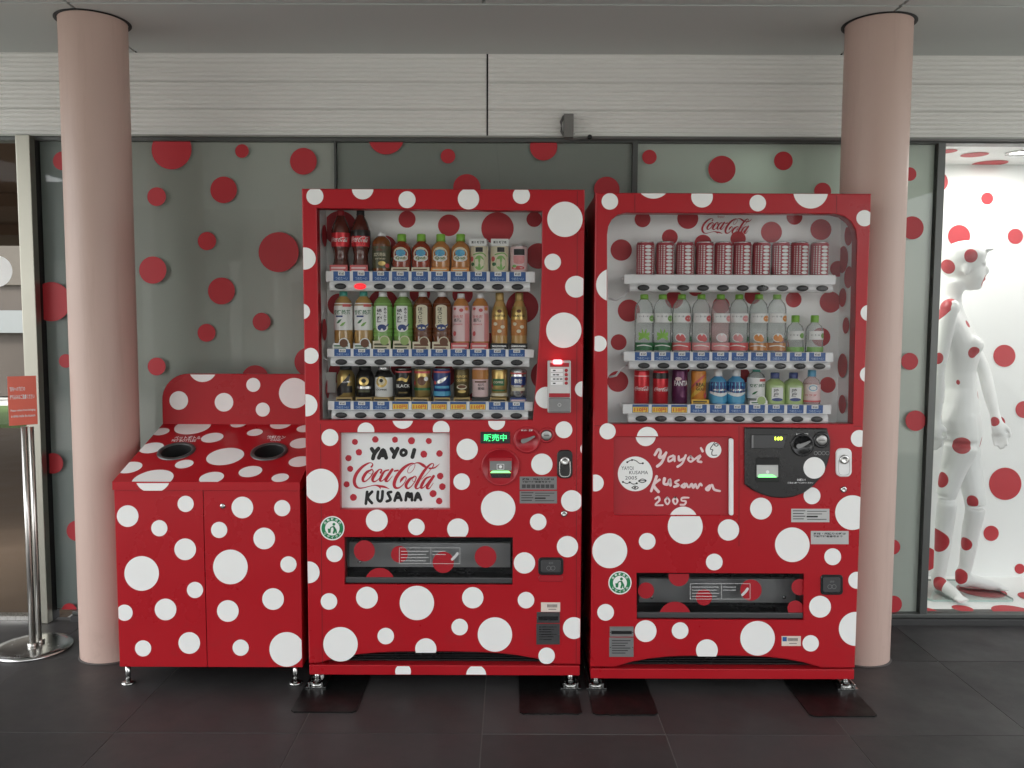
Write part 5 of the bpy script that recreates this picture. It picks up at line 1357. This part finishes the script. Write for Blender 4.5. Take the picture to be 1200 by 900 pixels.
b = MB(); b.lathe([(.010, 0), (.009, .003), (.004, .004)], P(261, 593, BY), 18, axis='y'); b.build('lock', M_CHROME, bin_)
for px, py in ((149, 801), (345.5, 801)):
    q = G(px, py, .004)
    for yy in (q.y + .01, YBK - .06):
        b = MB(); b.lathe([(.0095, .01), (.0095, bz0 + .004)], (q.x, yy, 0), 14); lg = b.build('leg', M_CHROME, bin_)
        b = MB(); b.lathe([(.024, 0), (.024, .006), (.012, .011)], (q.x, yy, 0), 20); b.build('foot_pad', M_CHROME, lg)

# ================================================================== MATS UNDER THE FEET
M_MAT = mat('black_rubber', (.006, .006, .006), .42, rvar=.12, vscale=14, bump=.15, bscale=60, spec=.25)
def floor_mat(pxf0, pxf1, yf, label, wob):
    a, c_ = G(pxf0, yf, .004), G(pxf1, yf, .004)
    b = MB(); z = .0045; y0, y1 = a.y, a.y + .62; pts = []
    n = 18
    for k in range(n + 1):
        pts.append((a.x + (c_.x - a.x) * k / n, y0 + wob * random.uniform(-1, 1) * (1 if 0 < k < n else 0)))
    pts[0] = (pts[0][0], y0 + .012); pts.insert(1, (a.x + .012, y0)); pts[-1] = (c_.x, y0 + .012); pts.insert(-1, (c_.x - .012, y0))
    pts += [(c_.x, y1), (a.x, y1)]
    b.face([(x, y, z) for x, y in pts])
    for i in range(len(pts)):
        j = (i + 1) % len(pts)
        b.face([(*pts[i], z), (*pts[j], z), (*pts[j], .0004), (*pts[i], .0004)])
    o = b.build('rubber_mat', M_MAT, origin=((a.x + c_.x) / 2, y0 + .3, 0)); tag(o, label, 'mat', 'black mats under the machine feet')
floor_mat(340, 417, 834, 'black floor mat under the machine leg beside the recycling bin', .0005)
floor_mat(609, 682, 836, 'black floor mat with ragged edge left of the gap between the machines', .003)
floor_mat(695, 771, 837, 'black floor mat right of the gap between the machines', .003)
floor_mat(950, 1029, 839, 'black floor mat under the machine leg beside the right column', .0008)

# ================================================================== SIGN STAND
sc_ = G(39, 757, .01)
st = thing('sign_stand', 'red notice on a twin pole stainless stand by the glass door', 'sign', (sc_.x, sc_.y, 0))
b = MB(); b.lathe([(.150, 0), (.152, .004), (.148, .011), (.12, .014), (.001, .016)], (sc_.x, sc_.y, 0), 56); b.build('base', M_CHROME, st)
yst = sc_.y
for px, dy in ((28.3, -.012), (36.5, .028)):
    top = P(px, 500, yst + dy)
    b = MB(); b.tube([(top.x, yst + dy, .012), (top.x, yst + dy, top.z)], .0125 if dy < 0 else .010, 18); b.tube([(top.x, yst + dy, .012), (top.x, yst + dy, .03)], .02, 18); b.build('pole', M_STEEL, st)
b = MB()
A0, A1, A2, A3 = P(8.2, 441.3, yst - .045), P(42.2, 446, yst + .02), P(43, 506, yst + .02), P(9.5, 499, yst - .045)
A2.x = A1.x; A3.x = A0.x; A2.z = A3.z; A1.z = A0.z
nb_ = (A1 - A0).cross(A3 - A0).normalized()
if nb_.y > 0: nb_ = -nb_
for h, rev in ((.003, 0), (-.004, 1)):
    b.face([A0 + nb_ * h, A1 + nb_ * h, A2 + nb_ * h, A3 + nb_ * h])
q = [A0, A1, A2, A3]
for i in range(4):
    j = (i + 1) % 4
    b.face([q[i] + nb_ * .003, q[j] + nb_ * .003, q[j] - nb_ * .004, q[i] - nb_ * .004], 1)
sbm = b.build('sign_board', [mat('sign_red', (.76, .12, .065), .35, var=.05), M_BLACK], st)
b = MB(); fm = lambda u, v: A0 + (A1 - A0) * u + (A3 - A0) * v + nb_ * .004
for body, cu, cv, h, wd in (('館内への飲食の', .33, .26, .10, .54), ('持ち込みはご遠慮ください', .49, .42, .10, .86), ('Please refrain from bringing', .5, .70, .055, .86), ('in drinks inside the museum', .5, .81, .055, .84)):
    b = MB(); put_text(b, body, cu, cv, h, fm, 0, wd=wd, bold=.02); b.build('lettering', M_WHITE_T, sbm)

# ================================================================== MANNEQUIN
def mannequin():
    mb = MB()
    ya = 3.98
    W = lambda x, y, dy=0: P(x, y, ya + dy)
    fa = R(-32); fx = Vector((math.cos(fa), math.sin(fa), 0)); lat = Vector((-fx.y, fx.x, 0))   # facing direction; lat points away from the camera
    def ell(c_, rl, rf, n=20):
        return [c_ + lat * rl * math.cos(t) + fx * rf * math.sin(t) for t in [2 * math.pi * k / n for k in range(n)]]
    top = W(1116, 352); hip = W(1128, 506)
    # torso: (height fraction from hip, side radius, depth radius, forward shift)
    hs = [(-.19, .02, .03, .0), (-.15, .07, .06, .0), (-.10, .115, .085, -.004), (-.04, .145, .104, -.01), (.02, .160, .114, -.014), (.10, .165, .11, -.012), (.22, .135, .085, .005), (.34, .112, .075, .01), (.46, .118, .08, .005), (.58, .138, .10, .012), (.68, .148, .105, .015), (.78, .152, .092, .0), (.88, .155, .072, -.01), (.94, .12, .062, -.012), (.98, .07, .055, -.008), (1.03, .048, .05, -.004), (1.14, .045, .047, .008)]
    mb.loft([ell(hip + (top - hip) * h + fx * f, a * .90, c_ * .88) for h, a, c_, f in hs])
    for s in (-1, 1):                                         # bust
        c_ = hip + (top - hip) * .66 + fx * .072 + lat * .058 * s
        mb.loft([[c_ + Vector((0, 0, .048 * math.cos(ph))) + (lat * math.cos(t) + fx * math.sin(t)) * .045 * math.sin(ph) for t in [2 * math.pi * k / 14 for k in range(14)]] for ph in [math.pi * (k + .2) / 8.4 for k in range(9)]])
    # head turned towards the right
    ha = R(-14); hx = Vector((math.cos(ha), math.sin(ha), 0)); hl_ = Vector((-hx.y, hx.x, 0))
    hcen = W(1129, 312)
    def blob(c_, a, bb, cc_, n=18, m=12, tilt=0.0):
        u = hx * math.cos(tilt) + Vector((0, 0, 1)) * math.sin(tilt); v = Vector((0, 0, 1)) * math.cos(tilt) - hx * math.sin(tilt)
        mb.loft([[c_ + v * cc_ * math.cos(ph) + (u * a * math.cos(t) + hl_ * bb * math.sin(t)) * math.sin(ph) for t in [2 * math.pi * k / n for k in range(n)]] for ph in [math.pi * (k + .15) / (m + .3) for k in range(m + 1)]])
    Z = Vector((0, 0, 1))
    blob(hcen + Z * .022 - hx * .012, .098, .076, .088)
    blob(hcen - Z * .035 + hx * .028, .066, .058, .082, tilt=R(8))
    blob(hcen - Z * .092 + hx * .060, .026, .026, .022)
    blob(hcen - Z * .025 + hx * .096, .018, .011, .026, tilt=R(-18))
    blob(hcen - Z * .062 + hx * .086, .014, .020, .009)
    blob(hcen + Z * .012 + hx * .078, .02, .045, .012)
    for s in (-1, 1):
        blob(hcen - Z * .022 - hx * .005 + hl_ * .073 * s, .018, .008, .03)
    # moulded hair: a close cap sweeping over the brow
    blob(hcen + Z * .045 - hx * .006, .106, .083, .076, tilt=R(12))
    blob(hcen + Z * .075 + hx * .088, .045, .045, .012, tilt=R(10))
    mb.tube([top - fx * .005, top + Z * .04, hcen - Z * .05 - hx * .012], [.048, .043, .044], 16)
    # arms
    def limb(pts, rad):
        mb.tube([Vector(p) for p in spline([tuple(p) for p in pts], 5)], [max(.004, r_[0] * .86) for r_ in spline([(q,) for q in rad], 5)], 14)
    sh_n = top - lat * .150 - Z * .045; sh_f = top + lat * .150 - Z * .045
    el_n, wr_n = W(1100, 432, -.12), W(1097, 492, -.10)
    limb([sh_n + lat * .03, sh_n, sh_n * .5 + el_n * .5, el_n, el_n * .5 + wr_n * .5, wr_n], [.05, .048, .040, .036, .034, .024])
    el_f, wr_f = W(1152, 432, .10), W(1167, 490, .02)
    limb([sh_f - lat * .03, sh_f, sh_f * .5 + el_f * .5, el_f, el_f * .5 + wr_f * .5, wr_f], [.05, .048, .040, .036, .034, .024])
    def hand(wr, d, side):
        d = d.normalized(); a = lat * side
        pal = wr + d * .085
        mb.tube([wr - d * .02, wr + d * .02, wr + d * .05, pal], [.023, .026, .03, .024], 12)
        for k, (o_, ln) in enumerate(((-.027, .062), (-.009, .075), (.009, .07), (.026, .054))):
            p_ = pal + fx * o_ * 1.0 - d * .008
            mb.tube([p_, p_ + d * ln * .45 + a * .004, p_ + d * ln * .8 + a * .014, p_ + d * ln + a * .024], [.0092, .0088, .008, .0062], 8)
        p_ = wr + d * .025 + fx * .022
        mb.tube([p_, p_ + fx * .022 + d * .025, p_ + fx * .026 + d * .055, p_ + fx * .02 + d * .07], [.011, .0105, .009, .007], 8)
    hand(wr_n, wr_n - el_n - Z * .1, 1); hand(wr_f, wr_f - el_f - Z * .05, -1)
    # legs
    def leg(hp, kn, an, toe):
        limb([hp + Z * .09, hp - Z * .06, hp * .45 + kn * .55, kn + Z * .03, kn - Z * .04, kn * .65 + an * .35 , kn * .3 + an * .7, an], [.070, .086, .068, .055, .051, .049, .041, .034])
        fd = (toe - an); fd.z = 0; fd.normalize(); gz = zs + .010
        heel = Vector((an.x, an.y, gz + .02)) - fd * .03
        mb.tube([an, an * .5 + heel * .5 + Z * .012, heel + fd * .012], [.033, .032, .026], 12)
        mb.tube([heel, heel + fd * .06 + Z * .018, heel + fd * .14 + Z * .002, heel + fd * .19 - Z * .006], [.024, .032, .027, .018], 12)
        pr_ = Vector((-fd.y, fd.x, 0))
        for k, o_ in enumerate((-.026, -.012, .001, .013, .024)):
            q_ = heel + fd * .18 + pr_ * o_ - Z * .008
            mb.tube([q_, q_ + fd * (.042 - .004 * abs(k - 1))], [.011, .009], 8)
    hp_n = hip - lat * .078 + Z * .0; hp_f = hip + lat * .078
    an1 = G(1103, 690, zs + .09); an1 = Vector((P(1101, 680, 3.97).x, 3.97, zs + .10))
    an2 = Vector((P(1131, 672, 4.03).x, 4.03, zs + .10))
    kn1 = W(1110, 583, -.06); kn2 = W(1142, 595, -.01)
    leg(hp_n, kn1, an1, an1 + Vector((.03, -.25, 0))); leg(hp_f, kn2, an2, an2 + Vector((.22, -.07, 0)))
    root = thing('mannequin', 'white standing mannequin with red dots behind the shop window glass', 'mannequin', ((an1.x + an2.x) / 2, (an1.y + an2.y) / 2, zs))
    o = mb.build('body', M_CASE, root)
    rm = o.modifiers.new('remesh', 'REMESH'); rm.mode = 'VOXEL'; rm.voxel_size = .0055; rm.use_smooth_shade = True
    sm_ = o.modifiers.new('smooth', 'SMOOTH'); sm_.iterations = 14; sm_.factor = .5
    dg = bpy.context.evaluated_depsgraph_get()
    me = bpy.data.meshes.new_from_object(o.evaluated_get(dg))
    o.modifiers.clear(); old = o.data; o.data = me; bpy.data.meshes.remove(old)
    # white gloss paint with round red spots sprayed at places on the body
    m_ = bpy.data.materials.new('mannequin_white_red_spots'); m_.use_nodes = True
    nt = m_.node_tree; bs = nt.nodes['Principled BSDF']; bs.inputs['Roughness'].default_value = .4
    geo = nt.nodes.new('ShaderNodeTexCoord')
    acc = None
    for px, py, r_, dy in ((1136, 300, .030, -.06), (1108, 314, .035, -.03), (1153, 330, .028, -.02), (1106, 363, .055, -.10), (1140, 377, .026, -.10), (1141, 413, .024, -.12), (1121, 450, .036, -.12), (1153, 462, .028, -.05), (1110, 488, .022, -.12), (1165, 494, .02, 0), (1127, 522, .035, -.12), (1155, 519, .03, -.05), (1100, 562, .036, -.08), (1138, 589, .034, -.06), (1118, 608, .02, .02), (1097, 633, .05, -.04), (1130, 638, .030, 0), (1124, 676, .035, .03), (1101, 685, .032, -.04), (1098, 420, .03, -.16), (1090, 500, .02, -.14)):
        q_ = W(px, py, dy) - WORLD[root]
        vm = nt.nodes.new('ShaderNodeVectorMath'); vm.operation = 'DISTANCE'; vm.inputs[1].default_value = q_
        nt.links.new(geo.outputs['Object'], vm.inputs[0])
        lt = nt.nodes.new('ShaderNodeMath'); lt.operation = 'LESS_THAN'; lt.inputs[1].default_value = r_ * 1.15
        nt.links.new(vm.outputs['Value'], lt.inputs[0])
        if acc is None:
            acc = lt
        else:
            mx_ = nt.nodes.new('ShaderNodeMath'); mx_.operation = 'MAXIMUM'
            nt.links.new(acc.outputs[0], mx_.inputs[0]); nt.links.new(lt.outputs[0], mx_.inputs[1]); acc = mx_
    mc = nt.nodes.new('ShaderNodeMix'); mc.data_type = 'RGBA'; mc.inputs[6].default_value = (.84, .85, .84, 1); mc.inputs[7].default_value = (.45, .03, .04, 1)
    nt.links.new(acc.outputs[0], mc.inputs[0]); nt.links.new(mc.outputs[2], bs.inputs['Base Color'])
    o.data.materials.clear(); o.data.materials.append(m_)
    b = MB(); c_ = WORLD[root]
    pl = rrect(c_.x - .19, c_.y - .16, c_.x + .22, c_.y + .16, .03)
    b.loft([[(x, y, z) for x, y in pl] for z in (zs, zs + .009)], 1, False, False); b.face([(x, y, zs + .009) for x, y in pl], 0); b.build('base_plate', [glass('base_glass', (.92, .97, .955), 1.3), mat('glass_edge', (.45, .58, .54), .2)], root)
mannequin()
